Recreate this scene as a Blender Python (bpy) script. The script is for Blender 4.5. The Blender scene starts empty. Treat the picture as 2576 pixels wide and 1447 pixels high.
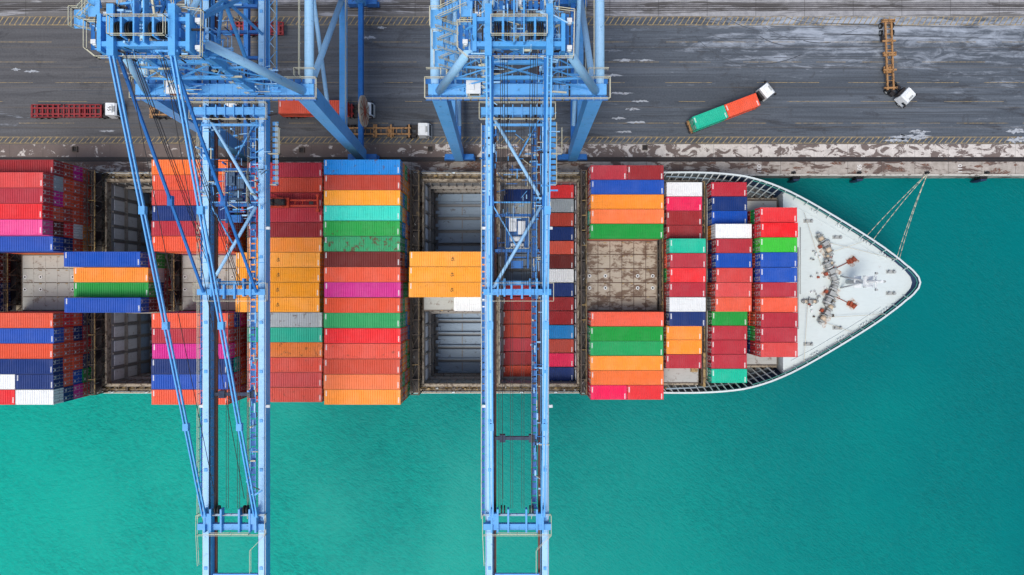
import bpy, bmesh, math, random
from mathutils import Vector, Matrix
random.seed(7)
scene = bpy.context.scene
COL = scene.collection
H = 131.5; F = 1789.0

def lin(c):
    def g(u):
        u/=255.0
        return u/12.92 if u<=0.04045 else ((u+0.055)/1.055)**2.4
    return (g(c[0]),g(c[1]),g(c[2]),1.0)

# ---------------------------------------------------------------- materials
def newmat(name):
    m=bpy.data.materials.new(name); m.use_nodes=True
    nt=m.node_tree; b=nt.nodes["Principled BSDF"]
    return m,nt,b
def N(nt,t,**k):
    n=nt.nodes.new(t)
    for a,v in k.items(): setattr(n,a,v)
    return n
def mixc(nt,fac,a,b,blend='MIX'):
    n=nt.nodes.new('ShaderNodeMix'); n.data_type='RGBA'; n.blend_type=blend
    for s,v in ((0,fac),(6,a),(7,b)):
        if hasattr(v,'is_linked') or hasattr(v,'links'): nt.links.new(v,n.inputs[s])
        else: n.inputs[s].default_value=v
    return n.outputs[2]
def math_(nt,op,a,b=None,c=None,clamp=False):
    n=nt.nodes.new('ShaderNodeMath'); n.operation=op; n.use_clamp=clamp
    for s,v in ((0,a),(1,b),(2,c)):
        if v is None: continue
        if hasattr(v,'links'): nt.links.new(v,n.inputs[s])
        else: n.inputs[s].default_value=v
    return n.outputs[0]
def ramp(nt,val,a,b):
    n=nt.nodes.new('ShaderNodeMapRange'); n.inputs[1].default_value=a; n.inputs[2].default_value=b
    nt.links.new(val,n.inputs[0]); return n.outputs[0]
def noise(nt,vec,scale,detail=4,rough=0.55,stretch=None,dist=0):
    if stretch is not None:
        mp=nt.nodes.new('ShaderNodeMapping'); mp.inputs['Scale'].default_value=stretch
        nt.links.new(vec,mp.inputs[0]); vec=mp.outputs[0]
    n=nt.nodes.new('ShaderNodeTexNoise'); n.inputs['Scale'].default_value=scale
    n.inputs['Detail'].default_value=detail; n.inputs['Roughness'].default_value=rough
    n.inputs['Distortion'].default_value=dist
    nt.links.new(vec,n.inputs['Vector']); return n.outputs[0]

def paint(name,rgb,rust=0.15,rough=0.5,vary=0.05,k=0.95,metal=0,streak=(0.5,2.0,0.5),rustc=(0.13,0.05,0.025,1),fade=0.3,dk_=0.5,rs=2.2,rst=None):
    m,nt,b=newmat(name)
    tc=N(nt,'ShaderNodeTexCoord'); oi=N(nt,'ShaderNodeObjectInfo')
    off=N(nt,'ShaderNodeVectorMath',operation='ADD')
    sc=math_(nt,'MULTIPLY',oi.outputs['Random'],173.0)
    cb=N(nt,'ShaderNodeCombineXYZ'); nt.links.new(sc,cb.inputs[0]); nt.links.new(sc,cb.inputs[1])
    nt.links.new(tc.outputs['Object'],off.inputs[0]); nt.links.new(cb.outputs[0],off.inputs[1])
    v=off.outputs[0]
    c=lin(rgb); c=(c[0]*k,c[1]*k,c[2]*k,1)
    n1=noise(nt,v,0.45,5,0.6)
    n2=noise(nt,v,1.3,6,0.7,stretch=streak)
    n3=noise(nt,v,rs,7,0.72,stretch=rst)
    av=(c[0]+c[1]+c[2])/3*0.16+0.03
    faded=tuple(min(1,c[i]*0.9+av) for i in range(3))+(1,)
    dark=(c[0]*0.72,c[1]*0.68,c[2]*0.66,1)
    f1=math_(nt,'MULTIPLY',ramp(nt,n1,0.42,0.72),fade)
    o=mixc(nt,f1,c,faded)
    f2=math_(nt,'MULTIPLY',ramp(nt,n2,0.5,0.75),dk_)
    o=mixc(nt,f2,o,dark)
    th=0.69-0.17*rust
    fr=math_(nt,'MULTIPLY',ramp(nt,n3,th,th+0.08),min(0.9,0.35+rust*0.6))
    o=mixc(nt,fr,o,rustc)
    hs=N(nt,'ShaderNodeHueSaturation')
    val=N(nt,'ShaderNodeMapRange'); val.inputs[3].default_value=1-vary; val.inputs[4].default_value=1+vary
    nt.links.new(oi.outputs['Random'],val.inputs[0]); nt.links.new(val.outputs[0],hs.inputs['Value'])
    sv=N(nt,'ShaderNodeMapRange'); sv.inputs[3].default_value=1.0; sv.inputs[4].default_value=1-0.8*vary
    r2=math_(nt,'FRACT',math_(nt,'MULTIPLY',oi.outputs['Random'],37.7)); nt.links.new(r2,sv.inputs[0]); nt.links.new(sv.outputs[0],hs.inputs['Saturation'])
    nt.links.new(o,hs.inputs['Color']); nt.links.new(hs.outputs[0],b.inputs['Base Color'])
    b.inputs['Roughness'].default_value=rough; b.inputs['Metallic'].default_value=metal
    b.inputs['Specular IOR Level'].default_value=0.3
    return m

PAL=dict(dr=(158,30,36),cr=(186,40,56),sr=(216,68,64),rd=(234,10,24),pk=(242,80,150),bl=(0,78,178),db=(2,48,116),
 am=(255,166,14),og=(255,148,0),os=(232,84,44),ol=(248,120,46),bn=(112,28,22),gn=(0,158,58),g2=(14,168,92),
 tg=(0,190,154),tq=(48,220,196),wh=(234,236,234),gy=(172,182,184),mg=(214,0,140),mr=(240,0,84),lb=(8,130,196),
 lg=(52,198,44),bk=(190,60,36),rb=(214,76,46))
CM={k:paint('container paint '+k,v,rust=0.27,vary=0.06,fade=0.4,dk_=0.5,rs=1.8) for k,v in PAL.items()}
CM['lbr']=paint('container paint weathered blue',(0,136,214),rust=0.7,rs=1.1)
CM['g2r']=paint('container paint weathered green',(44,162,106),rust=0.95,rs=1.0,fade=0.5)
CM['gnr']=paint('container paint worn green',(22,170,72),rust=0.6,rs=1.2,fade=0.45)
CM['olr']=paint('container paint worn orange',(232,126,44),rust=0.75,rs=1.1,fade=0.5)
CM['osr']=paint('container paint worn red',(228,84,62),rust=0.6,rs=1.2,fade=0.5)
CM['gyr']=paint('container paint worn grey',(184,190,190),rust=0.7,rs=1.2)
CNAME=dict(dr='dark red',cr='crimson',sr='faded red',rd='bright red',pk='pink',bl='blue',db='dark blue',am='amber yellow',og='orange',
 os='orange red',ol='light orange',bn='dark brown',gn='green',g2='mid green',tg='teal green',tq='turquoise',wh='white',gy='pale grey',mg='magenta',
 mr='magenta red',lb='light blue',lg='bright green',bk='brick red',rb='rust orange',lbr='rust-stained blue',g2r='rust-stained green',gnr='worn green',
 olr='worn orange',osr='worn salmon red',gyr='worn grey')
WHITE=paint('white lettering',(235,235,232),rust=0.0,vary=0)
DARK=paint('dark steel',(46,42,42),rust=0.3)
BLACK=paint('black rubber',(24,24,26),rust=0.0)
BLACKTXT=paint('dark lettering',(40,28,18),rust=0)
CRANE=paint('crane blue paint',(84,170,234),rust=0.6,vary=0.07,rustc=(0.05,0.17,0.36,1),fade=0.5,rs=1.2)
CRANEL=paint('crane light blue paint',(160,210,246),rust=0.6,vary=0.05,rustc=(0.13,0.3,0.5,1),fade=0.4,rs=1.2)
CRANED=paint('crane deep blue paint',(30,112,188),rust=0.6,vary=0.06,rustc=(0.02,0.03,0.05,1),rs=1.3)
RAILY=paint('cream handrail paint',(206,202,174),rust=0.3,vary=0)
ROPE=paint('rope',(214,206,180),rust=0)
WIRE=paint('greased wire',(30,28,32),rust=0)
RAILB=paint('trolley rail brown',(96,52,44),rust=0.6)
WPAINT=paint('white machinery paint',(226,230,230),rust=0.4,vary=0.03,rustc=(0.25,0.22,0.19,1))
TMACH=paint('blue grey machinery paint',(84,112,140),rust=0.8,vary=0.03,rustc=(0.04,0.04,0.05,1))
HULLM=paint('hull paint',(38,60,92),rust=0.3)
DECKG=paint('bow deck grey paint',(208,219,217),rust=0.35,vary=0,rustc=(0.44,0.44,0.41,1),rs=0.7,dk_=0.25)
BULW=paint('bulwark paint',(210,220,220),rust=0.3,vary=0,rustc=(0.3,0.27,0.22,1))
RIBM=paint('rib paint',(140,158,168),rust=0.4,vary=0)
DECKM=paint('main deck paint',(164,152,132),rust=1.2,vary=0,rustc=(0.10,0.07,0.045,1),rs=1.4)
DECKF=paint('forward deck paint',(104,110,112),rust=1.0,vary=0,rustc=(0.05,0.045,0.04,1),rs=1.2)
COVER=paint('hatch cover grey',(176,178,172),rust=0.8,vary=0,rustc=(0.2,0.16,0.13,1),rs=0.9)
COVERR=paint('hatch cover rust',(176,164,146),rust=1.2,vary=0,rustc=(0.13,0.075,0.045,1),rs=1.0,rst=(0.55,1.0,1),fade=0.4)
HATCHL=paint('hatch seam rust',(84,58,44),rust=0.9,vary=0,rustc=(0.04,0.03,0.02,1))
HOLDW=paint('hold wall',(150,153,156),rust=0.6,vary=0,rustc=(0.1,0.08,0.07,1),rs=1.0)
HOLDF=paint('hold floor',(150,172,194),rust=0.6,vary=0,rustc=(0.12,0.1,0.09,1),rs=1.0)
HOLDP=paint('hold white panel',(232,236,238),rust=0.5,vary=0,rustc=(0.25,0.18,0.13,1),rs=1.2)
GUIDE=paint('cell guide steel',(146,142,136),rust=0.8,vary=0,rustc=(0.12,0.07,0.045,1))
LASH=paint('lashing bridge steel',(92,82,72),rust=0.8,vary=0,rustc=(0.03,0.022,0.018,1))
LASHY=paint('lashing bridge yellow',(168,142,92),rust=1.2,vary=0,rustc=(0.09,0.055,0.03,1),rs=1.5)
TRB=paint('trailer brown',(176,132,84),rust=1.0,rustc=(0.06,0.035,0.02,1))
TRR=paint('trailer red',(150,44,48),rust=0.9,rustc=(0.05,0.02,0.02,1))
CABW=paint('cab white',(236,240,240),rust=0.1,vary=0.02,rustc=(0.4,0.38,0.35,1))
TAN=paint('rope drum tan',(206,188,162),rust=0.5,rustc=(0.2,0.14,0.1,1))
RUSTR=paint('rusty red',(160,72,42),rust=0.8)
SPR=paint('spreader orange',(200,62,34),rust=0.8,rustc=(0.05,0.025,0.02,1))
GREYM=paint('grey machinery',(166,170,168),rust=0.65,rustc=(0.14,0.09,0.06,1))
m,nt,b=newmat('dark glass'); b.inputs['Base Color'].default_value=(0.02,0.03,0.04,1); b.inputs['Roughness'].default_value=0.08; GLASS=m

def groundmats():
    m,nt,b=newmat('port asphalt'); g=N(nt,'ShaderNodeNewGeometry'); P=g.outputs['Position']
    sx=N(nt,'ShaderNodeSeparateXYZ'); nt.links.new(P,sx.inputs[0]); X=sx.outputs[0]; Y=sx.outputs[1]
    s1=noise(nt,P,1.0,8,0.7,stretch=(0.03,1.3,1),dist=0.15); s2=noise(nt,P,1.0,7,0.68,stretch=(0.012,0.22,1),dist=0.5); s3=noise(nt,P,3.0,6,0.7)
    s4=noise(nt,P,1.0,8,0.72,stretch=(0.06,0.42,1),dist=0.9); s5=noise(nt,P,0.28,8,0.7,dist=0.6)
    o=mixc(nt,ramp(nt,s1,0.36,0.64),(0.044,0.058,0.076,1),(0.125,0.15,0.182,1))
    o=mixc(nt,math_(nt,'MULTIPLY',ramp(nt,s2,0.46,0.58),0.75),o,(0.036,0.049,0.066,1))
    o=mixc(nt,math_(nt,'MULTIPLY',ramp(nt,s4,0.53,0.66),0.75),o,(0.02,0.029,0.044,1))
    br=ramp(nt,X,-5,-60); o=mixc(nt,math_(nt,'MULTIPLY',br,0.75),o,mixc(nt,ramp(nt,s1,0.3,0.7),(0.042,0.038,0.037,1),(0.11,0.1,0.094,1)))
    o=mixc(nt,math_(nt,'MULTIPLY',ramp(nt,s4,0.57,0.63),0.6),o,(0.018,0.018,0.02,1))
    o=mixc(nt,math_(nt,'MULTIPLY',ramp(nt,s5,0.58,0.64),0.45),o,(0.02,0.021,0.024,1))
    o=mixc(nt,0.2,o,mixc(nt,ramp(nt,s3,0.3,0.7),(0.03,0.034,0.04,1),(0.19,0.205,0.225,1)))
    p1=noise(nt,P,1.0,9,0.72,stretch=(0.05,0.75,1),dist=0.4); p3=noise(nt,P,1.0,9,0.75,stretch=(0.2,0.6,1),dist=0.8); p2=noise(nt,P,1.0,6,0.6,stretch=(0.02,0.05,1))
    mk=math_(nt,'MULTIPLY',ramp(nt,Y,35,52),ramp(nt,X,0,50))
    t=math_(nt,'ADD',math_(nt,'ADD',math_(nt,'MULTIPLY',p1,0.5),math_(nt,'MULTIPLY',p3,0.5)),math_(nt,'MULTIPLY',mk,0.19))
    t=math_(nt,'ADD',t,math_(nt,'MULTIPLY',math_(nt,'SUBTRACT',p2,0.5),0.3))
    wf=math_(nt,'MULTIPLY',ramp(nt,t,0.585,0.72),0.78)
    o=mixc(nt,wf,o,(0.42,0.47,0.54,1))  # worn patches plus wet glare painted pale into base colour, strongest upper right
    ln=N(nt,'ShaderNodeMath',operation='FRACT'); nt.links.new(math_(nt,'MULTIPLY',Y,1/3.7),ln.inputs[0])
    lf=math_(nt,'LESS_THAN',ln.outputs[0],0.02)
    o=mixc(nt,math_(nt,'MULTIPLY',lf,0.4),o,(0.2,0.14,0.07,1))
    nt.links.new(o,b.inputs['Base Color']); b.inputs['Roughness'].default_value=0.7
    bp=N(nt,'ShaderNodeBump'); bp.inputs['Strength'].default_value=0.25; bp.inputs['Distance'].default_value=0.05
    nt.links.new(s3,bp.inputs['Height']); nt.links.new(bp.outputs[0],b.inputs['Normal'])
    A=m
    def conc(name,light,dark,stain,th,leftth,st=(0.8,1.1,1),fr=1/6.2,jf=0.3):
        m,nt,b=newmat(name); g=N(nt,'ShaderNodeNewGeometry'); P=g.outputs['Position']
        sx=N(nt,'ShaderNodeSeparateXYZ'); nt.links.new(P,sx.inputs[0]); X=sx.outputs[0]
        a=noise(nt,P,0.8,7,0.65); c=noise(nt,P,0.42,8,0.68,stretch=st,dist=1.0); d=noise(nt,P,5,5,0.7)
        o=mixc(nt,ramp(nt,a,0.3,0.7),light,dark)
        sh=math_(nt,'MULTIPLY',ramp(nt,X,40,-40),leftth)
        o=mixc(nt,math_(nt,'MULTIPLY',ramp(nt,math_(nt,'ADD',c,sh),th,th+0.04),0.88),o,stain)
        o=mixc(nt,math_(nt,'MULTIPLY',ramp(nt,d,0.52,0.72),0.35),o,(0.06,0.05,0.045,1))
        mp=N(nt,'ShaderNodeMath',operation='FRACT'); nt.links.new(math_(nt,'MULTIPLY',X,fr),mp.inputs[0])
        o=mixc(nt,math_(nt,'MULTIPLY',math_(nt,'LESS_THAN',mp.outputs[0],0.02),jf),o,(0.05,0.045,0.04,1))
        nt.links.new(o,b.inputs['Base Color']); b.inputs['Roughness'].default_value=0.85
        return m
    C1=conc('stained concrete',(0.70,0.65,0.60,1),(0.50,0.46,0.42,1),(0.10,0.065,0.055,1),0.50,0.13,(0.9,1.3,1))
    C2=conc('quay edge concrete',(0.50,0.45,0.40,1),(0.30,0.26,0.22,1),(0.09,0.05,0.038,1),0.52,0.08,(0.5,1.4,1),1/6.2,0.5)
    C3=conc('apron concrete',(0.40,0.40,0.41,1),(0.24,0.24,0.25,1),(0.12,0.115,0.11,1),0.52,0.1,(0.12,1.4,1),1/9,0.4)
    m,nt,b=newmat('harbour water'); g=N(nt,'ShaderNodeNewGeometry'); P=g.outputs['Position']
    sx=N(nt,'ShaderNodeSeparateXYZ'); nt.links.new(P,sx.inputs[0]); X=sx.outputs[0]; Y=sx.outputs[1]
    gr=math_(nt,'ADD',math_(nt,'MULTIPLY',X,0.0062),math_(nt,'MULTIPLY',Y,0.0062))
    nb=noise(nt,P,0.024,4,0.55)
    gr=math_(nt,'ADD',gr,math_(nt,'MULTIPLY',math_(nt,'SUBTRACT',nb,0.5),0.95))
    o=mixc(nt,ramp(nt,gr,-0.8,0.4),(0.001,0.37,0.285,1),(0.0,0.165,0.168,1))
    r1=noise(nt,P,1.0,5,0.65,stretch=(1.0,2.6,1),dist=0.3)
    mpv=N(nt,'ShaderNodeMapping'); mpv.inputs['Rotation'].default_value=(0,0,math.radians(35)); nt.links.new(P,mpv.inputs[0])
    r2=noise(nt,mpv.outputs[0],1.0,5,0.6,stretch=(0.8,3.2,1),dist=0.2)
    rr=math_(nt,'ADD',math_(nt,'MULTIPLY',r1,0.5),math_(nt,'MULTIPLY',r2,0.5))
    gust=noise(nt,P,0.03,4,0.55)
    gf=ramp(nt,gust,0.38,0.62)
    o=mixc(nt,math_(nt,'MULTIPLY',ramp(nt,rr,0.43,0.6),math_(nt,'ADD',math_(nt,'MULTIPLY',gf,0.34),0.16)),o,(0.0,0.12,0.118,1))
    nt.links.new(o,b.inputs['Base Color'])
    b.inputs['Roughness'].default_value=0.3; b.inputs['IOR'].default_value=1.33; b.inputs['Specular IOR Level'].default_value=0.14
    bp=N(nt,'ShaderNodeBump'); bp.inputs['Distance'].default_value=0.3
    nt.links.new(math_(nt,'ADD',math_(nt,'MULTIPLY',gf,0.5),0.45),bp.inputs['Strength'])
    nt.links.new(rr,bp.inputs['Height']); nt.links.new(bp.outputs[0],b.inputs['Normal'])
    Wm=m
    m,nt,b=newmat('worn yellow marking'); g=N(nt,'ShaderNodeNewGeometry')
    n=noise(nt,g.outputs['Position'],1.6,6,0.7)
    nt.links.new(mixc(nt,ramp(nt,n,0.40,0.64),(0.46,0.33,0.13,1),(0.13,0.12,0.1,1)),b.inputs['Base Color']); b.inputs['Roughness'].default_value=0.8
    Ym=m
    m,nt,b=newmat('tyre rubber marks'); b.inputs['Base Color'].default_value=(0.06,0.07,0.084,1); b.inputs['Roughness'].default_value=0.8
    return A,C1,C2,C3,Wm,Ym,m
ASPH,CONC1,CONC2,CONC3,WATER,YEL,TYREM=groundmats()

# ---------------------------------------------------------------- mesh builder
class MB:
    def __init__(s): s.v=[];s.f=[];s.m=[];s.s=[]
    def add(s,vs,fs,m=0,sm=False):
        o=len(s.v); s.v+= [tuple(q) for q in vs]
        for i,f in enumerate(fs):
            s.f.append(tuple(o+k for k in f)); s.m.append(m); s.s.append(sm if isinstance(sm,bool) else sm[i])
    def box(s,x0,x1,y0,y1,z0,z1,m=0):
        s.add([(x0,y0,z0),(x1,y0,z0),(x1,y1,z0),(x0,y1,z0),(x0,y0,z1),(x1,y0,z1),(x1,y1,z1),(x0,y1,z1)],
          [(0,3,2,1),(4,5,6,7),(0,1,5,4),(1,2,6,5),(2,3,7,6),(3,0,4,7)],m)
    def beam(s,p,q,w,h,m=0,w2=None,h2=None):
        p=Vector(p);q=Vector(q);d=(q-p).normalized()
        up=Vector((0,0,1)) if abs(d.z)<0.95 else Vector((0,1,0))
        a=d.cross(up).normalized(); u=a.cross(d).normalized()
        w2=w if w2 is None else w2; h2=h if h2 is None else h2
        vs=[]
        for c,ww,hh in ((p,w,h),(q,w2,h2)):
            for i,j in ((-1,-1),(1,-1),(1,1),(-1,1)): vs.append(c+a*(i*ww/2)+u*(j*hh/2))
        s.add(vs,[(0,3,2,1),(4,5,6,7),(0,1,5,4),(1,2,6,5),(2,3,7,6),(3,0,4,7)],m)
    def tube(s,p,q,r,n=10,m=0,r2=None):
        p=Vector(p);q=Vector(q);d=(q-p).normalized()
        up=Vector((0,0,1)) if abs(d.z)<0.95 else Vector((0,1,0))
        a=d.cross(up).normalized(); u=a.cross(d).normalized(); r2=r if r2 is None else r2
        vs=[]
        for c,rr in ((p,r),(q,r2)):
            for k in range(n):
                t=2*math.pi*k/n; vs.append(c+a*(math.cos(t)*rr)+u*(math.sin(t)*rr))
        fs=[(k,(k+1)%n,n+(k+1)%n,n+k) for k in range(n)]
        s.add(vs,fs+[tuple(range(n-1,-1,-1)),tuple(range(n,2*n))],m,[True]*n+[False,False])
    def rail(s,pts,m=0,t=0.07,h=1.1,closed=False,step=2.0):
        pts=[Vector(p) for p in pts]
        if closed: pts.append(pts[0])
        for a,b2 in zip(pts,pts[1:]):
            L=(b2-a).length
            if L<0.05: continue
            for hh in (h,h*0.5): s.beam(a+Vector((0,0,hh)),b2+Vector((0,0,hh)),t,t,m)
            k=max(1,int(L/step))
            for i in range(k+1):
                c=a.lerp(b2,i/k); s.beam(c,c+Vector((0,0,h)),t,t,m)
    def mesh(s,name,mats):
        me=bpy.data.meshes.new(name); me.from_pydata(s.v,[],s.f)
        for mm in mats: me.materials.append(mm)
        me.polygons.foreach_set('material_index',s.m); me.polygons.foreach_set('use_smooth',s.s)
        me.update(); return me
    def obj(s,name,mats,parent=None,loc=(0,0,0),rot=(0,0,0),**props):
        o=bpy.data.objects.new(name,s.mesh(name,mats)); COL.objects.link(o)
        o.location=loc; o.rotation_euler=rot
        if parent: o.parent=parent
        for k,v in props.items(): o[k]=v
        return o
def empty(name,loc=(0,0,0),rot=(0,0,0),parent=None,**props):
    o=bpy.data.objects.new(name,None); COL.objects.link(o); o.location=loc; o.rotation_euler=rot
    o.empty_display_size=0.5
    if parent: o.parent=parent
    for k,v in props.items(): o[k]=v
    return o
def text_mesh(s,size,name,mat,ext=0.004):
    cu=bpy.data.curves.new(name,'FONT'); cu.body=s; cu.size=size; cu.extrude=ext; cu.align_x='CENTER'; cu.align_y='CENTER'
    o=bpy.data.objects.new(name+'_tmp',cu); COL.objects.link(o)
    bpy.context.view_layer.update()
    me=bpy.data.meshes.new_from_object(o.evaluated_get(bpy.context.evaluated_depsgraph_get()))
    bpy.data.objects.remove(o); me.materials.clear(); me.materials.append(mat); me.name=name
    return me
def add_mesh(me,name,loc,rot=(0,0,0),parent=None,**props):
    o=bpy.data.objects.new(name,me); COL.objects.link(o); o.location=loc; o.rotation_euler=rot
    if parent: o.parent=parent
    for k,v in props.items(): o[k]=v
    return o

# ---------------------------------------------------------------- camera & light
cam=bpy.data.cameras.new('camera'); cam.lens=36*F/2576; cam.sensor_width=36; cam.clip_end=3000; cam.clip_start=1
co=bpy.data.objects.new('camera',cam); COL.objects.link(co); co.location=(0,0,H); co.rotation_euler=(0,0,0)
scene.camera=co
w=bpy.data.worlds.new('World'); scene.world=w; w.use_nodes=True
nt=w.node_tree; sky=nt.nodes.new('ShaderNodeTexSky'); sky.sky_type='NISHITA'; sky.sun_disc=False
EL=math.radians(68); AZ=math.radians(210)
sky.sun_elevation=EL; sky.sun_rotation=AZ; sky.dust_density=3.0
nt.links.new(sky.outputs[0],nt.nodes['Background'].inputs[0]); nt.nodes['Background'].inputs[1].default_value=0.15
sd=bpy.data.lights.new('sun','SUN'); sd.energy=2.05; sd.angle=math.radians(24); sd.color=(1,0.96,0.9)
so=bpy.data.objects.new('sun',sd); COL.objects.link(so)
dirv=Vector((math.sin(AZ)*math.cos(EL),math.cos(AZ)*math.cos(EL),math.sin(EL)))
so.rotation_euler=dirv.to_track_quat('Z','Y').to_euler(); so.location=(0,0,200)
scene.view_settings.view_transform='Standard'; scene.view_settings.look='None'; scene.view_settings.exposure=0

# ---------------------------------------------------------------- setting
WL=-3.5; QE=20.75
YC=0.85
HB=[(-125,19.55),(20,19.55),(27,19.5),(33,19.25),(38,18.7),(42,17.8),(45.5,16.6),(49.5,14.7),(54.2,12.0),(59,9.1),(63,6.55),(66.4,4.0),(68.5,2.2),(69.5,1.0),(69.8,0)]
def hb(x):
    for (a,ya),(b2,yb) in zip(HB,HB[1:]):
        if a<=x<=b2: return ya+(yb-ya)*(x-a)/(b2-a)
    return 0
xs=[-125,-100,-60,-20,20]+[22+i*1.6 for i in range(27)]+[65.5,66.4,67.3,68.0,68.6,69.1,69.5,69.7]
xs=sorted(x for x in xs if x<69.75)
def half(x):
    if x<24 or x>67.5: return hb(x)
    return sum(hb(min(69.8,x+d)) for d in (-2,-1,0,1,2))/5
def outline(kind):
    up=[]
    for x in xs+[69.8]:
        y=half(x)
        if kind=='wl':
            t=max(0,(x-22)/48.0); y=y*(1-0.35*t*t) ; xx=x-6.5*t*t
        else: xx=x
        up.append((xx,y))
    pts=[(x,YC+y) for x,y in up]+[(x,YC-y) for x,y in reversed(up[:-1])]
    return pts
DK=outline('deck'); WLO=outline('wl')
def fill(name,outer,holes,z,mat,parent=None,**props):
    bm=bmesh.new(); edges=[]
    for loop in [outer]+holes:
        vs=[bm.verts.new((p[0],p[1],z)) for p in loop]
        for a,b2 in zip(vs,vs[1:]+vs[:1]): edges.append(bm.edges.new((a,b2)))
    bmesh.ops.triangle_fill(bm,use_beauty=True,use_dissolve=False,edges=edges)
    for f in bm.faces:
        if f.normal.z<0: f.normal_flip()
    me=bpy.data.meshes.new(name); bm.to_mesh(me); bm.free(); me.materials.append(mat)
    return add_mesh(me,name,(0,0,0),parent=parent,**props)
ol=[(x,y) for x,y in WLO]
shr=[(x-0.15 if x>0 else x+0.0, YC+(y-YC)*0.992) for x,y in ol]
fill('water',[(-1500,-1500),(1500,-1500),(1500,QE+3),(-1500,QE+3)],[shr],WL,WATER,kind='structure')
fill('seabed_ground',[(-1500,-1500),(1500,-1500),(1500,1500),(-1500,1500)],[],-16,CONC2,kind='structure')
g=MB(); g.box(-1500,1500,QE,1500,-15,-0.3,0); g.obj('quay_ground',[CONC2],kind='structure')
def strip(name,y0,y1,mat,z=0.0,th=0.3):
    g=MB(); g.box(-600,600,y0,y1,z-th,z,0); return g.obj(name,[mat],kind='structure')
strip('quay_edge_pavement',QE,23.25,CONC2,0.05,0.34)
strip('seaside_rail_bed_pavement',23.25,24.15,paint('rail bed',(58,54,54),rust=0.8,vary=0,rustc=(0.1,0.05,0.03,1)),-0.03,0.25)
strip('quay_pavement',24.15,26.5,CONC1)
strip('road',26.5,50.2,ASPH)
strip('apron_pavement',50.2,1500,CONC3)
g=MB()
for y in (23.5,23.85): g.box(-600,600,y-0.05,y+0.05,-0.04,0.06)
for y in (51.6,51.95,52.6): g.box(-600,600,y-0.06,y+0.06,0.0,0.06)
g.obj('crane_rail_track',[DARK],kind='structure')
g=MB()
for y in (51.3,52.25): g.box(-600,600,y-0.09,y+0.09,0.004,0.012)
g.obj('apron_groove_marking',[DARK],kind='structure')
g=MB(); g.box(-600,600,QE-0.12,QE+0.18,-0.6,0.28); g.obj('quay_kerb',[paint('kerb concrete',(200,196,186),rust=0.9,vary=0,rustc=(0.12,0.08,0.06,1),rs=1.2)],kind='structure')
g=MB()
for i in range(90):
    X=random.uniform(-90,95); Y=random.uniform(21.1,23.0); a=random.uniform(0.2,1.3); b2=random.uniform(0.08,0.35); ph=random.random()*6; n=18
    g.add([(X,Y,0.056+i*0.00004)]+[(X+a*(1+.3*math.sin(3*t+ph))*math.cos(t),Y+b2*(1+.3*math.sin(4*t+ph))*math.sin(t),0.056+i*0.00004) for t in [2*math.pi*k/n for k in range(n)]],[(0,1+k,1+(k+1)%n) for k in range(n)],0)
g.obj('quay_stain_marking',[paint('rust stain on concrete',(112,76,58),rust=1.2,vary=0,rustc=(0.28,0.25,0.22,1),rs=3)],kind='structure')
def quad(g,x0,y0,x1,y1,wd,z=0.006,m=0):
    d=Vector((x1-x0,y1-y0)).normalized(); n=Vector((-d.y,d.x))*wd/2
    g.add([(x0-n.x,y0-n.y,z),(x1-n.x,y1-n.y,z),(x1+n.x,y1+n.y,z),(x0+n.x,y0+n.y,z)],[(0,1,2,3)],m)
g=MB()
for x in range(-150,150):
    quad(g,x*1.0,26.75,x*1.0+0.9,27.75,0.14); 
    quad(g,x*1.0,48.6,x*1.0+0.9,50.0,0.16)
for y in (26.7,27.82,48.55,50.05): quad(g,-150,y,150,y,0.11,0.0105)
for y in (30.4,34.4,37.9,41.7,45.4):
    x=-150
    while x<150:
        L=random.uniform(3,12); quad(g,x,y,x+L,y,0.07); x+=L+random.uniform(1,9)
g.obj('road_marking',[YEL],kind='structure')
g=MB()
for i in range(15):
    cx=random.uniform(44,60); cy=random.uniform(50,62); r=random.uniform(7,18); a0=random.uniform(3.6,4.6); a1=a0+random.uniform(0.4,0.9); wd=random.uniform(0.04,0.09)
    n=14; vs=[];fs=[]
    for k in range(n+1):
        a=a0+(a1-a0)*k/n
        for rr in (r-wd,r+wd): vs.append((cx+rr*math.cos(a),min(50.1,cy+rr*math.sin(a)*0.8),0.0135+i*0.0002))
    for k in range(n): fs.append((2*k,2*k+1,2*k+3,2*k+2))
    g.add(vs,fs,0)
for i in range(44):
    X=random.uniform(-85,80); Y=random.uniform(28.5,47); L=random.uniform(6,26); dy=random.uniform(-0.4,0.4)
    for o_ in (0,1.9): quad(g,X,Y+o_,X+L,Y+dy+o_,0.12,0.0166+i*0.0001)
g.obj('tyre_mark_marking',[TYREM],kind='structure')
g=MB()
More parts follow.
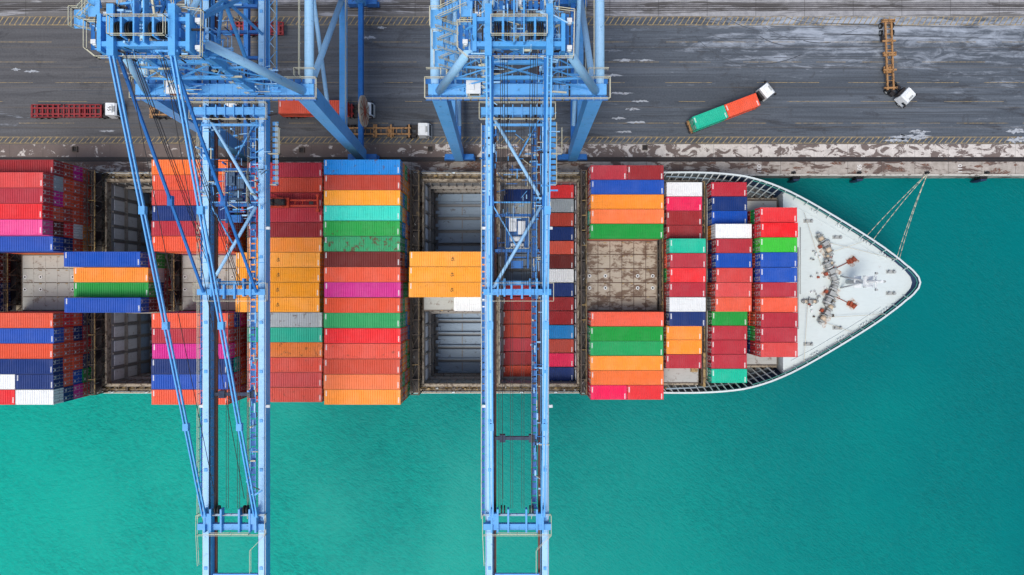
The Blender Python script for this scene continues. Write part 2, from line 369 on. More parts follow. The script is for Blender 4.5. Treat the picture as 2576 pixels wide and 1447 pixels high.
for (px,py,a,b2) in ((2290,345,3.4,0.45),(2310,332,1.8,0.3),(2255,353,2.0,0.3),(2555,330,1.5,0.4),(2560,352,1.8,0.5),(1570,152,2.2,0.2),(1620,152,1.6,0.15),(1610,255,1.4,.18),(1590,275,1.2,.2),(1600,308,1.6,.2),(1555,298,1.2,.2),(1540,190,1.6,.2),(1560,235,2,.18),(1570,332,1.3,.18),(80,180,1.2,.2),(40,175,.8,.2),(320,185,1.1,.15),(270,330,1.3,.15),(930,95,1.0,.25),(960,70,.8,.2)):
    X=(px-1288)/13.6; Y=(723.5-py)/13.6; n=40; ph=random.random()*6
    ring=[(X+a*(1+0.2*math.sin(5*t+ph)+0.15*math.sin(11*t+2*ph)+0.1*math.sin(17*t))*math.cos(t),Y+b2*(1+0.3*math.sin(4*t+ph)+.3*math.sin(9*t)+.2*math.sin(15*t+ph))*math.sin(t),0.026) for t in [2*math.pi*k/n for k in range(n)]]
    g.add([(X,Y,0.026)]+ring,[(0,1+k,1+(k+1)%n) for k in range(n)],0)
g.obj('pale_patch_marking',[paint('pale road patch',(176,182,188),rust=1.0,vary=0,rustc=(0.12,0.12,0.13,1))],kind='structure')  # irregular pale shapes laid flat on the road
for px,t in ((1910,'100'),(2162,'105'),(2415,'110')):
    me=text_mesh(t,1.1,'quay_number',WHITE); add_mesh(me,'quay_number_marking',((px-1288)/13.6,21.95,0.066),(0,0,math.radians(90)),kind='structure')

def bollard(px,py,first=None):
    X=(px-1288)/13.6; Y=(723.5-py)/13.6
    e=empty('mooring_bollard',(X,Y,0.05),label='dark steel mooring bollard bolted to the quay edge',category='bollard',group='mooring bollards along the quay')
    g=MB(); g.box(-0.4,0.4,-0.3,0.3,0,0.08); g.obj('base_plate',[DARK],e)
    g=MB(); g.tube((0,0,0.08),(0,0,0.5),0.2,14,0,0.15); g.tube((0,0.0,0.5),(0,0.1,0.68),0.24,14,0,0.2); g.tube((-0.3,0,0.55),(0.3,0,0.55),0.08,10); g.obj('post',[DARK],e)
for px in (1560,1735,1995,2160,2330,2480,760,330): bollard(px,436)
def quaybox(px,py,lab):
    X=(px-1288)/13.6; Y=(723.5-py)/13.6
    e=empty('cable_pit',(X,Y,0.0),label=lab,category='cable pit',group='open cable pits in the quay')
    g=MB(); 
    for a in ((-0.5,0.5,-0.5,-0.38),(-0.5,0.5,0.38,0.5),(-0.5,-0.38,-0.38,0.38),(0.38,0.5,-0.38,0.38)): g.box(a[0],a[1],a[2],a[3],0.005,0.3)
    g.obj('frame',[LASH],e); g=MB(); g.box(-0.38,0.38,-0.38,0.38,0.003,0.06); g.box(-0.3,0.3,-0.04,0.04,0.06,0.14); g.obj('lid',[DARK],e)
for px,py in ((190,376),(1083,375),(1622,372),(760,378)): quaybox(px,py,'rusty square steel cable pit frame in the concrete')
for px in (1850,2005,2165,2477):
    X=(px-1288)/13.6
    e=empty('fender',(X,QE-0.1,-1.2),label='black rubber fender with dark blue steel panel on quay wall',category='fender',group='fenders along the quay wall')
    g=MB(); g.tube((0,0,0),(0,-0.55,0),0.42,14); g.tube((0,-0.1,-1.2),(0,-0.5,-1.2),0.38,14); g.box(-0.7,0.7,-0.5,0,0.2,0.9); g.obj('rubber_block',[BLACK],e)
    g=MB(); g.box(-0.55,0.55,-0.8,-0.55,-2.0,0.9); g.box(-0.4,0.4,-0.86,-0.8,-1.8,0.7); g.obj('panel',[HULLM],e)
    g=MB(); g.tube((-0.45,-0.6,0.8),(-0.5,0,1.1),0.04,6); g.tube((0.45,-0.6,0.8),(0.5,0,1.1),0.04,6); g.obj('chain',[DARK],e)

# ---------------------------------------------------------------- ship
ship=empty('container_ship',(0,0,0),label='large container ship with pale grey bow moored at the quay',category='ship')
def ztop(x):
    if x<24: return 5.9
    if x<40: return 5.9+(x-24)/16*4.3
    return 10.2
n=len(DK)
g=MB(); vs=[]
for (x,y),(xw,yw) in zip(DK,WLO):
    zt=ztop(x); vs+= [(x,y,zt),((x+xw)/2-(0.3*(x-xw)),(y+yw)/2,(zt+WL)/2),(xw,yw,WL-0.2),(xw,YC+(yw-YC)*0.96,-12)]
fs=[]
for i in range(n):
    j=(i+1)%n
    for k in range(3): fs.append((4*i+k,4*i+k+1,4*j+k+1,4*j+k))
g.add(vs,fs,0,True); g.obj('hull',[HULLM],ship)
g=MB()
def inset(p,d):
    i=DK.index(p); a=Vector(DK[i-1]); b2=Vector(DK[(i+1)%n]); t=(b2-a).normalized()
    nrm=Vector((t.y,-t.x)); c=Vector(p)
    if (c+nrm*0.1-Vector((20,YC))).length>(c-nrm*0.1-Vector((20,YC))).length: nrm=-nrm
    return c+nrm*d
for i in range(n):
    j=(i+1)%n
    if (DK[i][0]<-124 and DK[j][0]<-124): continue
    a,b2=DK[i],DK[j]; ai=inset(a,0.3); bi=inset(b2,0.3); za,zb=ztop(a[0]),ztop(b2[0])
    ah=inset(a,0.14); bh=inset(b2,0.14)
    da= 9.0 if a[0]>46.8 else 5.45; db_=9.0 if b2[0]>46.8 else 5.45
    g.add([(a[0],a[1],za+.02),(b2[0],b2[1],zb+.02),(bi.x,bi.y,zb+.02),(ai.x,ai.y,za+.02)],[(0,1,2,3)],0)
    g.add([(ah.x,ah.y,za),(bh.x,bh.y,zb),(bh.x,bh.y,db_),(ah.x,ah.y,da)],[(0,1,2,3)],1)
    if a[0]>40 and b2[0]>40:
        a1,b1=inset(a,0.42),inset(b2,0.42); a2,b3=inset(a,0.56),inset(b2,0.56)
        g.add([(a1.x,a1.y,za-0.3),(b1.x,b1.y,zb-0.3),(b3.x,b3.y,zb-0.3),(a2.x,a2.y,za-0.3)],[(0,1,2,3)],2)
g.obj('bulwark',[BULW,RIBM,paint('bulwark green stripe',(60,140,128),rust=0.3,vary=0)],ship)
for s in (1,-1):
    g=MB()
    x=26.0
    while x<69:
        y=half(x); y2=half(x+0.3)
        tang=Vector((0.3,s*(y2-y))).normalized(); nr=Vector((-tang.y,tang.x))*(-s)
        base=Vector((x,YC+s*y)); zt=ztop(x)-0.05; zd=9.0 if x>46.8 else 5.5
        o1=base+nr*0.2
        wdt=0.6 if x>46.8 else 1.5*min(1,(x-24)/10)+0.4
        o2=base+nr*(0.2+wdt)
        if x<46.8: o2=o2+Vector((-0.5,0))
        g.beam((o1.x,o1.y,zt-0.1),(o2.x,o2.y,zd+0.1),0.1 if x>46.8 else 0.15,0.3,0)
        x+=1.9 if x>46.8 else 1.1
    g.obj('bulwark_rib',[BULW],ship)
    g=MB()
    for xa in range(27,46,1):
        for d,z in ((0.9,7.0),(1.6,5.9)):
            ya=half(xa)-d; yb=half(xa+1)-d; g.beam((xa,YC+s*ya,z),(xa+1,YC+s*yb,z),0.22,0.1)
    g.obj('side_stringer',[RIBM],ship)
PO=(YC+5.0,YC+17.7); SO=(YC-17.7,YC-5.0); ALL=(YC-17.7,YC+17.7)
holds=[(-71.0,-59.4,*PO),(-71.0,-59.4,*SO),(-15.4,-3.3,*PO),(-15.4,-3.3,*SO),(-2.1,11.4,*ALL)]
topc=[p for p in DK if p[0]<=46.9 and p[1]>YC]; botc=[p for p in DK if p[0]<=46.9 and p[1]<YC]
t1=[p for p in topc if p[0]<=25.3]; b1_=[p for p in botc if p[0]<=25.3]
poly=t1+[(25.5,YC+half(25.5)),(25.5,YC-half(25.5))]+b1_
poly=[(x,YC+(y-YC)*0.998) for x,y in poly]
fill('main_deck',poly,[[(a,c),(b2,c),(b2,d),(a,d)] for a,b2,c,d in holds],5.5,DECKM,ship)
t2=[p for p in topc if p[0]>25.6]; b2_=[p for p in botc if p[0]>25.6]
poly=[(25.5,YC+half(25.5))]+t2+[(46.95,YC+half(46.95)),(46.95,YC-half(46.95))]+b2_+[(25.5,YC-half(25.5))]
poly=[(x,YC+(y-YC)*0.998) for x,y in poly]
fill('forward_deck',poly,[],5.5,DECKF,ship)
f1=[p for p in DK if p[0]>46.9 and p[1]>=YC]; f2=[p for p in DK if p[0]>46.9 and p[1]<YC]
fpoly=[(46.9,YC+half(46.9))]+f1+f2+[(46.9,YC-half(46.9))]
fpoly=[(x if x<60 else x-0.08,YC+(y-YC)*0.996) for x,y in fpoly]
fill('forecastle_deck',fpoly,[],9.0,DECKG,ship)
g=MB(); g.box(46.7,46.9,YC-half(46.8)+0.1,YC+half(46.8)-0.1,5.5,9.0); g.box(46.9,47.0,YC-12,YC+12,9.0,9.5)
g.obj('forecastle_bulkhead',[BULW],ship)
g=MB()
g.rail([(48.7,YC-9,9),(48.7,YC+9,9)],0,0.06,1.0); g.tube((49.2,YC-8,9.25),(49.2,YC+6,9.25),0.1,8); g.tube((49.6,YC-2,9.2),(49.6,YC+9.5,9.2),0.07,8); g.obj('deck_pipe',[GREYM],ship)
def hold(x0,x1,y0,y1):
    zf=-8.2
    g=MB()
    g.box(x0-0.1,x0,y0,y1,zf,5.45,0); g.box(x1,x1+0.1,y0,y1,zf,5.45,0)
    g.box(x0,x1,y0-0.1,y0,zf,5.45,0); g.box(x0,x1,y1,y1+0.1,zf,5.45,0)
    g.box(x0-0.1,x1+0.1,y0-0.1,y1+0.1,zf-0.2,zf,0)
    R=max(1,round((y1-y0)/2.52)); pw=(y1-y0)/R
    for i in range(R):
        ya=y0+i*pw; 
        g.box(x0+1.0,x1-0.3,ya+0.3,ya+pw-0.3,zf,zf+0.8,1)
        g.box(x0+1.0,x1-0.3,ya+0.3,ya+0.55,zf+0.8,zf+1.6,1)
        g.box(x0+0.5,x0+1.5,ya+0.9,ya+1.5,zf+0.8,zf+1.2,1)
        g.box(x0+5.6,x0+5.8,ya+0.6,ya+pw-0.3,zf+0.8,zf+0.95,0)
        for xw,sg in ((x0,1),(x1,-1)):
            for yy in (ya+0.08,ya+pw-0.08):
                a,b2=sorted((xw,xw+sg*0.28)); g.box(a,b2,yy-0.06,yy+0.06,zf,5.3,2)
            for (za,zb) in ((-7.6,-4.2),(-3.0,0.4),(1.4,4.6)):
                a,b2=sorted((xw+sg*0.01,xw+sg*0.09)); g.box(a,b2,ya+0.35,ya+pw-0.35,za,zb,3 if za>-4 else 1)
        for z in (-7.9,-3.5,1.0): 
            g.box(x0,x0+0.55,ya+0.1,ya+pw-0.1,z,z+0.12,2)
            g.rail([(x0+0.5,ya+0.2,z+0.1),(x0+0.5,ya+pw-0.2,z+0.1)],2,0.06,0.9)
    for k in range(8):
        xx=x0+1+(x1-x0-2)*k/7
        for yw,sg in ((y0,1),(y1,-1)):
            a,b2=sorted((yw,yw+sg*0.25)); g.box(xx-0.07,xx+0.07,a,b2,zf,5.3,2)
    for z in (-3.0,1.8):
        g.box(x0+0.6,x1,y0+0.02,y0+0.6,z,z+0.1,2); g.box(x0+0.6,x1,y1-0.6,y1-0.02,z,z+0.1,2)
    g.obj('cargo_hold',[HOLDW,HOLDF,GUIDE,HOLDP],ship)
for h in holds: hold(*h)
g=MB()
bays_side=[(-110,-88.5),(-85.6,-73.0),(-71.2,-59.2),(-57.7,-45.2),(-43.5,-30.9),(-30.2,-17.6),(-15.6,-3.1),(-2.3,11.6),(13.0,25.4),(26.1,32.6),(33.7,40.2),(40.6,46.4)]
for a,b2 in bays_side:
    lim=17.9 if b2<30 else min(17.9,half(b2)-1.6)
    for s in (1,-1):
        y=YC+s*lim; g.box(a,b2,min(y,y+s*0.3),max(y,y+s*0.3),5.5,6.9,0)
        k=a+0.6
        while k<b2:
            y3=y+s*0.3; g.box(k,k+0.12,min(y3,y3+s*0.45),max(y3,y3+s*0.45),5.5,6.7,1); k+=1.5
for (a,b2,c,d) in holds:
    g.box(a-0.32,a-0.02,c,d,5.5,6.9,0); g.box(b2+0.02,b2+0.32,c,d,5.5,6.9,0)
    for yy in (c-0.2,d+0.02): 
        g.box(a,b2,yy,yy+0.18,5.5,6.85,0)
g.obj('hatch_coaming',[DECKM,LASH],ship)
for s in (1,-1):
    g=MB(); y=YC+s*19.3
    for a in range(-100,24,6): g.rail([(a,y,5.9),(a+5.4,y,5.9)],0,0.07,0.9)
    g.obj('deck_railing',[LASHY],ship)
g=MB()
for s in (1,-1):
    for x in [random.uniform(-100,30) for _ in range(90)]:
        y=YC+s*random.uniform(18.45,19.0); a=random.uniform(0.15,0.6); g.box(x,x+a,y-0.15,y+0.15,5.5,5.5+random.uniform(0.2,0.8),random.choice((0,1,2)))
    for yy in (18.55,18.8): g.tube((-110,YC+s*yy,5.75),(26,YC+s*yy,5.75),0.06,6,1)
g.obj('deck_fitting',[LASH,LASHY,GREYM],ship)
def cover(x0,x1,y0,y1,mat,pots=True,z0=6.9):
    g=MB(); g.box(x0,x1,y0,y1,z0,7.5,0)
    nx=max(2,int((x1-x0)/2.0)); gm=5 if mat is COVERR else 0
    for i in range(1,nx): 
        xx=x0+(x1-x0)*i/nx; g.box(xx-0.05,xx+0.05,y0+0.1,y1-0.1,7.5,7.54,gm)
    for yy in (y0+0.02,y1-0.2): g.box(x0,x1,yy,yy+0.18,7.5,7.56,1)
    g.box(x0,x0+0.16,y0+0.2,y1-0.2,7.5,7.56,1); g.box(x1-0.16,x1,y0+0.2,y1-0.2,7.5,7.56,1)
    if pots:
        ny=max(2,int((y1-y0)/2.45))
        L=x1-x0
        for j in range(1,ny): 
            yy=y0+(y1-y0)*j/ny; g.box(x0+0.3,x1-0.3,yy-0.07,yy+0.07,7.5,7.535,gm or 1)
        for fx in ((0.05,0.27,0.72,0.93) if L>8 else (0.12,0.88)):
            for yy in ((y0+4.0,y0+6.1) if mat is COVERR else (y0+(y1-y0)*0.38,y0+(y1-y0)*0.6)):
                xx=x0+L*fx
                g.tube((xx,yy,7.5),(xx,yy,7.6),0.3,12,2); g.tube((xx,yy,7.6),(xx,yy,7.605),0.17,10,3)
        for j in range(ny+1):
            for fx in (0.25,0.5,0.62,0.85):
                g.box(x0+L*fx,x0+L*fx+0.4,y0+(y1-y0-0.5)*j/ny,y0+(y1-y0-0.5)*j/ny+0.12,7.5,7.6,4)
    g.obj('hatch_cover',[mat,LASH,WPAINT,DARK,LASHY,HATCHL],ship)
CY=(YC-4.93,YC+4.93)
for a,b2 in bays_side:
    if (a,b2)==(-2.3,11.6): continue
    if a==13.0:
        cover(a-0.1,b2,CY[0],YC+7.4,COVERR); cover(a+0.1,b2-0.1,YC+7.5,YC+17.85,COVER,False); cover(a+0.1,b2-0.1,YC-17.85,CY[0]-0.1,COVER,False); continue
    if a<26: cover(a+0.1,b2-0.1,CY[0],CY[1],COVER)
    if a in (-71.2,-15.6): continue
    lim=17.85 if b2<30 else min(17.85,half(b2)-1.7)
    if a<26:
        cover(a+0.1,b2-0.1,CY[1]+0.1,YC+lim,COVER,pots=False); cover(a+0.1,b2-0.1,YC-lim,CY[0]-0.1,COVER,pots=False)
    else: cover(a+0.1,b2-0.1,YC-lim,YC+lim,COVER,pots=False)
def lashing(x,wd,yl,zt=9.6):
    g=MB(); rn=random.Random(int(x*10))
    nseg=int(2*yl/2.45)
    for i in range(nseg+1):
        y=YC-yl+2*yl*i/nseg
        for xx in (x-wd/2,x+wd/2): g.box(xx-0.08,xx+0.08,y-0.1,y+0.1,5.5,zt,0)
        g.box(x-wd/2,x+wd/2,y-0.08,y+0.08,zt-0.05,zt+0.06,rn.choice((0,0,1)))
        if i<nseg:
            y2=YC-yl+2*yl*(i+1)/nseg
            s=1 if i%2 else -1
            g.beam((x-wd/2*s,y,zt-0.2),(x+wd/2*s,y2,zt-0.2),0.08,0.1,0)
            g.beam((x-wd/2,y,5.6),(x-wd/2,y2,zt-0.1),0.08,0.1,0)
            g.beam((x+wd/2,y2,5.6),(x+wd/2,y,zt-0.1),0.08,0.1,0)
            if i%2==0: g.box(x-wd/2+0.15,x+wd/2-0.15,y+0.3,y2-0.3,zt-0.35,zt-0.28,2)
            for q in range(3):   # turnbuckles and lashing rods left on the bridge
                yy=rn.uniform(y,y2); xx=x+rn.uniform(-wd/2,wd/2); g.beam((xx,yy,zt+0.02),(xx+rn.uniform(-0.3,0.3),yy+rn.uniform(-0.8,0.8),zt+rn.uniform(-1.5,0.2)),0.07,0.07,rn.choice((0,1,2,3)))
    for xx in (x-wd/2,x+wd/2): g.box(xx-0.08,xx+0.08,YC-yl,YC+yl,zt+0.07,zt+0.15,1 if xx>x else 0); g.rail([(xx,YC-yl,zt),(xx,YC+yl,zt)],0,0.05,1.0)
    g.box(x-wd/2+0.12,x+wd/2-0.12,YC-yl,YC+yl,7.4,7.46,2)
    g.obj('lashing_bridge',[LASH,LASHY,DARK,GREYM],ship)
for x,wd in ((-87.0,1.2),(-72.1,1.3),(-58.45,1.1),(-44.4,1.1),(-16.6,1.3),(12.3,0.9)): lashing(x,wd,19.2)
lashing(25.75,0.45,19.0,8.6); lashing(33.1,0.5,17.5,8.2)

# forecastle equipment
def winch(x,y,yaw,rope=True,scale=1.0):
    e=empty('mooring_winch',(x,y,9.0),(0,0,yaw),parent=ship); e.scale=(scale,)*3
    g=MB(); g.box(-0.6,0.6,-2.2,2.2,0,0.15,0)
    for yy in (-2.0,-0.6,0.8,2.0): g.box(-0.5,0.5,yy-0.08,yy+0.08,0.15,1.4,0)
    g.box(-0.5,0.5,-0.35,0.5,0.2,1.5,0); g.tube((0.5,0.1,0.8),(1.2,0.1,0.8),0.28,12,0); g.box(-1.2,-0.7,-0.3,0.3,0,0.9,1)
    g.obj('frame',[GREYM,RUSTR],e)
    for a,b2 in ((-1.9,-0.7),(0.9,1.9)):
        g=MB(); g.tube((0,a+0.1,1.0),(0,b2-0.1,1.0),0.52,16,0)
        for q in (a,b2-0.08): g.tube((0,q,1.0),(0,q+0.08,1.0),0.78,18,1)
        g.obj('rope_drum' if rope else 'chain_wheel',[TAN if rope else GREYM,GREYM if rope else WPAINT],e)
    for q in (1,-1):
        g=MB(); g.tube((0,2.1*q,1),(0,2.6*q,1),0.26,14,0,0.38); g.obj('warping_head',[GREYM],e)
def dk(px,py): return ((px-1288)/14.6, YC+(710-py)/14.6)
for px,py,yaw,r,s in ((2070,614,0.585,True,0.85),(2074,786,-0.585,True,0.85),(2086,683,0.46,False,0.9),(2086,738,-0.46,False,0.9),(2034,757,1.57,True,0.55),(2084,652,0.5,True,0.5),(2088,768,-0.5,True,0.5)):
    x,y=dk(px,py); winch(x,y,yaw,r,s)
stain=paint('rust stained deck',(206,208,202),rust=1.15,vary=0,rustc=(0.36,0.22,0.14,1))
def stainpatch(x,y,a,b_,z=9.006):
    g=MB(); n_=24; ph=random.random()*6; rg=[(x+a*(1+0.25*math.sin(5*t+ph))*math.cos(t),y+b_*(1+0.3*math.sin(4*t+ph))*math.sin(t),z) for t in [2*math.pi*k/n_ for k in range(n_)]]
    g.add([(x,y,z)]+rg,[(0,1+k,1+(k+1)%n_) for k in range(n_)],0); g.obj('rust_stain',[stain],ship)
for s in (1,-1):
    x,y=dk(2138,710-s*54)
    e=empty('anchor_chain_stopper',(x,y,9.0),(0,0,s*0.45),parent=ship); e.scale=(0.62,)*3
    g=MB(); g.box(-0.9,0.9,-0.6,0.6,0,0.25); g.box(-0.3,0.3,-0.7,0.7,0.25,0.8); g.tube((0.6,-0.1*s,0.1),(1.6,0.2*s,0.5),0.6,16,0,0.75); g.obj('frame',[RUSTR],e)
    g=MB()
    for k in range(14): g.tube((-0.9-k*0.28,0,0.4),(-0.9-k*0.28-0.2,0,0.4+0.05*(k%2)),0.1+0.03*(k%2),8)
    g.obj('chain',[RUSTR],e)
    stainpatch(x+0.3,y,1.1,0.85); x2,y2=dk(2090,710-s*28); stainpatch(x2,y2,1.6,1.1,9.008); x3,y3=dk(2073,710-s*88); stainpatch(x3,y3,1.0,1.5,9.01)
    def bitts(bx,by,r=0.2):
        g=MB(); g.box(bx-0.8,bx+0.8,by-0.3,by+0.3,9.0,9.1); g.tube((bx-0.45,by,9.1),(bx-0.45,by,9.7),r,12); g.tube((bx+0.45,by,9.1),(bx+0.45,by,9.7),r,12); g.obj('bitts',[GREYM],ship)
    bx,by=(2240-1288)/14.6,YC+s*1.85; bitts(bx,by)
    for bx,by in ((56.0,7.8),(51,10.6)): bitts(bx,YC+s*by,0.17)
    for x in (52,56.5,60.5,64):
        g=MB(); y=half(x)-0.75; sl=(half(x+0.5)-half(x-0.5))
        for dx in (-0.45,0.0,0.45): g.tube((x+dx,YC+s*(y+dx*sl-0.3),9.0),(x+dx,YC+s*(y+dx*sl-0.3),9.5),0.13,10)
        g.beam((x-0.7,YC+s*(y-0.7*sl-0.3),9.08),(x+0.7,YC+s*(y+0.7*sl-0.3),9.08),0.4,0.12); g.obj('fairlead',[BULW],ship)
    g=MB()
    pts=[Vector((x,YC+s*(half(x)-1.9),9.0)) for x in (48,52,56,60,63.5)]
    for a,b2 in zip(pts,pts[1:]): g.beam(a+Vector((0,0,.08)),b2+Vector((0,0,.08)),0.09,0.1)
    g.obj('deck_pipe',[BULW],ship)
g=MB()
for a,b2 in (((53.5,YC+7.0,9.7),(66.0,YC+3.9,9.9)),((53.5,YC-6,9.7),(64,YC-5.4,9.9)),((55,YC+5.3,9.8),(61.2,YC+7.4,9.9)),((50.6,YC-3.3,9.8),(50,YC-13.5,9.8)),((53,YC+3,9.6),(50,YC+12,9.8)),((54,YC-7,9.6),(58.5,YC-8.6,9.8))): g.tube(a,b2,0.035,6)
g.obj('deck_rope',[ROPE],ship)
g=MB()
for i in range(44):
    x=random.uniform(51.2,56); y=YC+random.choice((1,-1))*random.uniform(0.8,6.6)
    a=random.uniform(0.06,0.22); b_=random.uniform(0.06,0.22); g.box(x-a,x+a,y-b_,y+b_,9.0,9.05+random.uniform(0.05,0.7),random.choice((0,0,0,1,2,2,3)))
g.obj('deck_fitting',[GREYM,LASH,WPAINT,RUSTR],ship)
e=empty('foremast',(57.8,YC+0.1,9.0),parent=ship)
g=MB(); g.tube((0,0,0),(0,0,11.5),0.42,14,0,0.22); 
for a in (-1,1): g.tube((-1.2,a*1.0,0),(0,0,7.5),0.14,8)
g.box(-0.8,0.9,-0.9,0.9,6.9,7.0); g.box(-0.6,0.6,-1.0,1.0,3.5,3.6); g.beam((0,-1.5,9.4),(0,1.5,9.4),0.16,0.16); g.beam((-0.6,0,10.6),(0.9,0,10.6),0.16,0.16); g.obj('mast_pole',[WPAINT],e)
g=MB(); g.rail([(-0.8,-0.9,7),(0.9,-0.9,7),(0.9,0.9,7),(-0.8,0.9,7)],0,0.06,1,True); g.obj('handrail',[WPAINT],e)
for (xx,yy,z) in ((0.5,0,3.4),(0.5,0,8.2),(0.5,0,10.9),(0,1.3,9.5),(0,-1.3,9.5)):
    g=MB(); g.tube((xx,yy,z),(xx,yy,z+0.42),0.19,10); g.obj('navigation_light',[GREYM],e)
g=MB(); g.box(26.4,32.4,YC-17.3,YC-14.9,7.6,7.8,0); g.box(31.0,32.2,YC-15.5,YC-14.8,7.8,8.2,1); g.box(33,33.4,YC-18,YC-12,5.5,8.8,1); g.obj('deck_locker',[COVER,LASHY],ship)

# ---------------------------------------------------------------- containers
CW=2.37; CH=2.591
def container_mesh(L,hh=CH):
    g=MB(); x0,x1=-L/2,L/2; y=CW/2
    for xx in (x0,x1-0.16):
        for yy in (-y,y-0.16): g.box(xx,xx+0.16,yy,yy+0.16,0.12,hh-0.12,0)
        g.box(xx,xx+0.12,-y+0.16,y-0.16,hh-0.13,hh-0.01,0); g.box(xx,xx+0.12,-y+0.16,y-0.16,0.0,0.14,0)
    for yy in (-y,y-0.08): g.box(x0+0.16,x1-0.16,yy,yy+0.08,hh-0.12,hh-0.05,0); g.box(x0+0.16,x1-0.16,yy,yy+0.08,0,0.15,0)
    for xx in (x0,x1-0.18):
        for yy in (-y,y-0.17):
            for zz in (0,hh-0.12): g.box(xx-0.001,xx+0.181,yy-0.001,yy+0.171,zz,zz+0.12,0)
            g.box(xx+0.05,xx+0.13,yy+0.05,yy+0.12,hh,hh+0.003,2)
    a,b2=x0+0.12,x1-0.12; fl=0.35
    zs=[(a,hh-0.03),(a+fl,hh-0.03)]; p=(b2-a-2*fl); k=int(round(p/0.36)); pw=p/k
    for i in range(k):
        s=a+fl+i*pw; zs+=[(s+pw*0.18,hh-0.10),(s+pw*0.45,hh-0.10),(s+pw*0.63,hh-0.01),(s+pw*0.9,hh-0.01)]
    zs+=[(b2-fl,hh-0.03),(b2,hh-0.03)]
    vs=[];fs=[]
    for xx,z in zs: vs+=[(xx,-y+0.08,z),(xx,y-0.08,z)]
    for i in range(len(zs)-1): fs.append((2*i,2*i+2,2*i+3,2*i+1))
    g.add(vs,fs,0)
    for sg in (1,-1):
        vs=[];fs=[]; pts=[(a,0.0)]
        kk=int(round((b2-a)/0.45)); pw2=(b2-a)/kk
        for i in range(kk):
            s=a+i*pw2; pts+=[(s+pw2*0.2,0.0),(s+pw2*0.35,-0.05),(s+pw2*0.75,-0.05),(s+pw2*0.9,0)]
        pts+=[(b2,0.0)]
        for xx,d in pts:
            yy=sg*(y-0.02+d); vs+=[(xx,yy,0.14),(xx,yy,hh-0.08)]
        for i in range(len(pts)-1):
            f=(2*i,2*i+2,2*i+3,2*i+1); fs.append(f if sg<0 else f[::-1])
        g.add(vs,fs,0)
    vs=[];fs=[];pts=[(-y+0.15,0)]
    for i in range(8):
        s=-y+0.16+i*(CW-0.32)/8; w_=(CW-0.32)/8; pts+=[(s+w_*0.2,0),(s+w_*0.35,0.05),(s+w_*0.75,0.05),(s+w_*0.9,0)]
    pts.append((y-0.15,0))
    for yy,d in pts: vs+=[(x0+0.04+d,yy,0.13),(x0+0.04+d,yy,hh-0.12)]
    for i in range(len(pts)-1): fs.append((2*i,2*i+1,2*i+3,2*i+2))
    g.add(vs,fs,0)
    g.box(x0+0.13,x1-0.13,-y+0.09,y-0.09,0.13,0.16,2)
    for (sx,sy) in ((x1-0.42,-0.9),(x0+0.22,0.2)):
        for i in range(7):
            h_=random.choice((0.09,0.11)); g.box(sx,sx+0.2,sy+i*0.13,sy+i*0.13+h_*0.8,hh-0.028,hh-0.012,1)
    g.box(x0+0.028,x0+0.034,0.2,0.9,hh-0.5,hh-0.38,1)
    return g.mesh('shipping_container',[CM['dr'],WHITE,DARK])
def door_mesh(L,hh=CH):
    g=MB(); x=L/2-0.06; y=CW/2
    for sg in (-1,1):
        a,b2=sorted((sg*0.02,sg*(y-0.17))); g.box(x-0.04,x,a,b2,0.15,hh-0.14,0)
        for zz in (0.55,1.1,1.65,2.15): g.box(x,x+0.015,a+0.05,b2-0.05,zz,zz+0.16,0)
        for yy in (sg*0.35,sg*0.85): 
            g.tube((x+0.045,yy,0.1),(x+0.045,yy,hh-0.1),0.028,6,2)
            g.box(x+0.02,x+0.07,yy-0.05,yy+0.3*1,1.0,1.05,2)
            for zz in (0.2,1.3,hh-0.3): g.box(x+0.0,x+0.06,yy-0.07,yy+0.07,zz,zz+0.08,2)
    g.box(x+0.016,x+0.02,0.45,0.8,hh-0.5,hh-0.4,1); g.box(x+0.016,x+0.02,0.45,0.95,hh-0.72,hh-0.62,1)
    g.box(x+0.016,x+0.02,-0.75,-0.5,hh-0.75,hh-0.4,1)
    return g.mesh('door',[CM['dr'],WHITE,GREYM])
L20,L40,L45=6.06,12.19,13.72
CMESH={L:container_mesh(L) for L in (L20,L40,L45)}; DMESH={L:door_mesh(L) for L in (L20,L40,L45)}
T45=text_mesh('45',0.7,'lettering',BLACKTXT)
def put_container(x,y,z,L,c,yaw=0,flip=False,place='stacked on the ship deck',group='shipping containers on the ship',letter=False):
    o=bpy.data.objects.new('shipping_container',CMESH[L]); COL.objects.link(o)
    o.location=(x,y,z); o.rotation_euler=(0,0,yaw+(math.pi if flip else 0))
    o.material_slots[0].link='OBJECT'; o.material_slots[0].material=CM[c]
    ft={L20:'short',L40:'long',L45:'extra long'}[L]
    o['label']=f'{CNAME[c]} {ft} corrugated steel container {place}'; o['category']='shipping container'
    if group: o['group']=group
    d=bpy.data.objects.new('door',DMESH[L]); COL.objects.link(d); d.parent=o
    d.material_slots[0].link='OBJECT'; d.material_slots[0].material=CM[c]
    if letter:
        t=bpy.data.objects.new('lettering',T45); COL.objects.link(t); t.parent=o; t.location=(0,0,CH+0.0); t.rotation_euler=(0,0,-math.pi/2)
    return o
RP=2.45
def rowY(i): return YC+(7.5-i)*RP
LOWER='dr bk os bk db cr bl os rb og wh gn rd bn mg bk cr dr os gy tg db'.split()
specs=[]
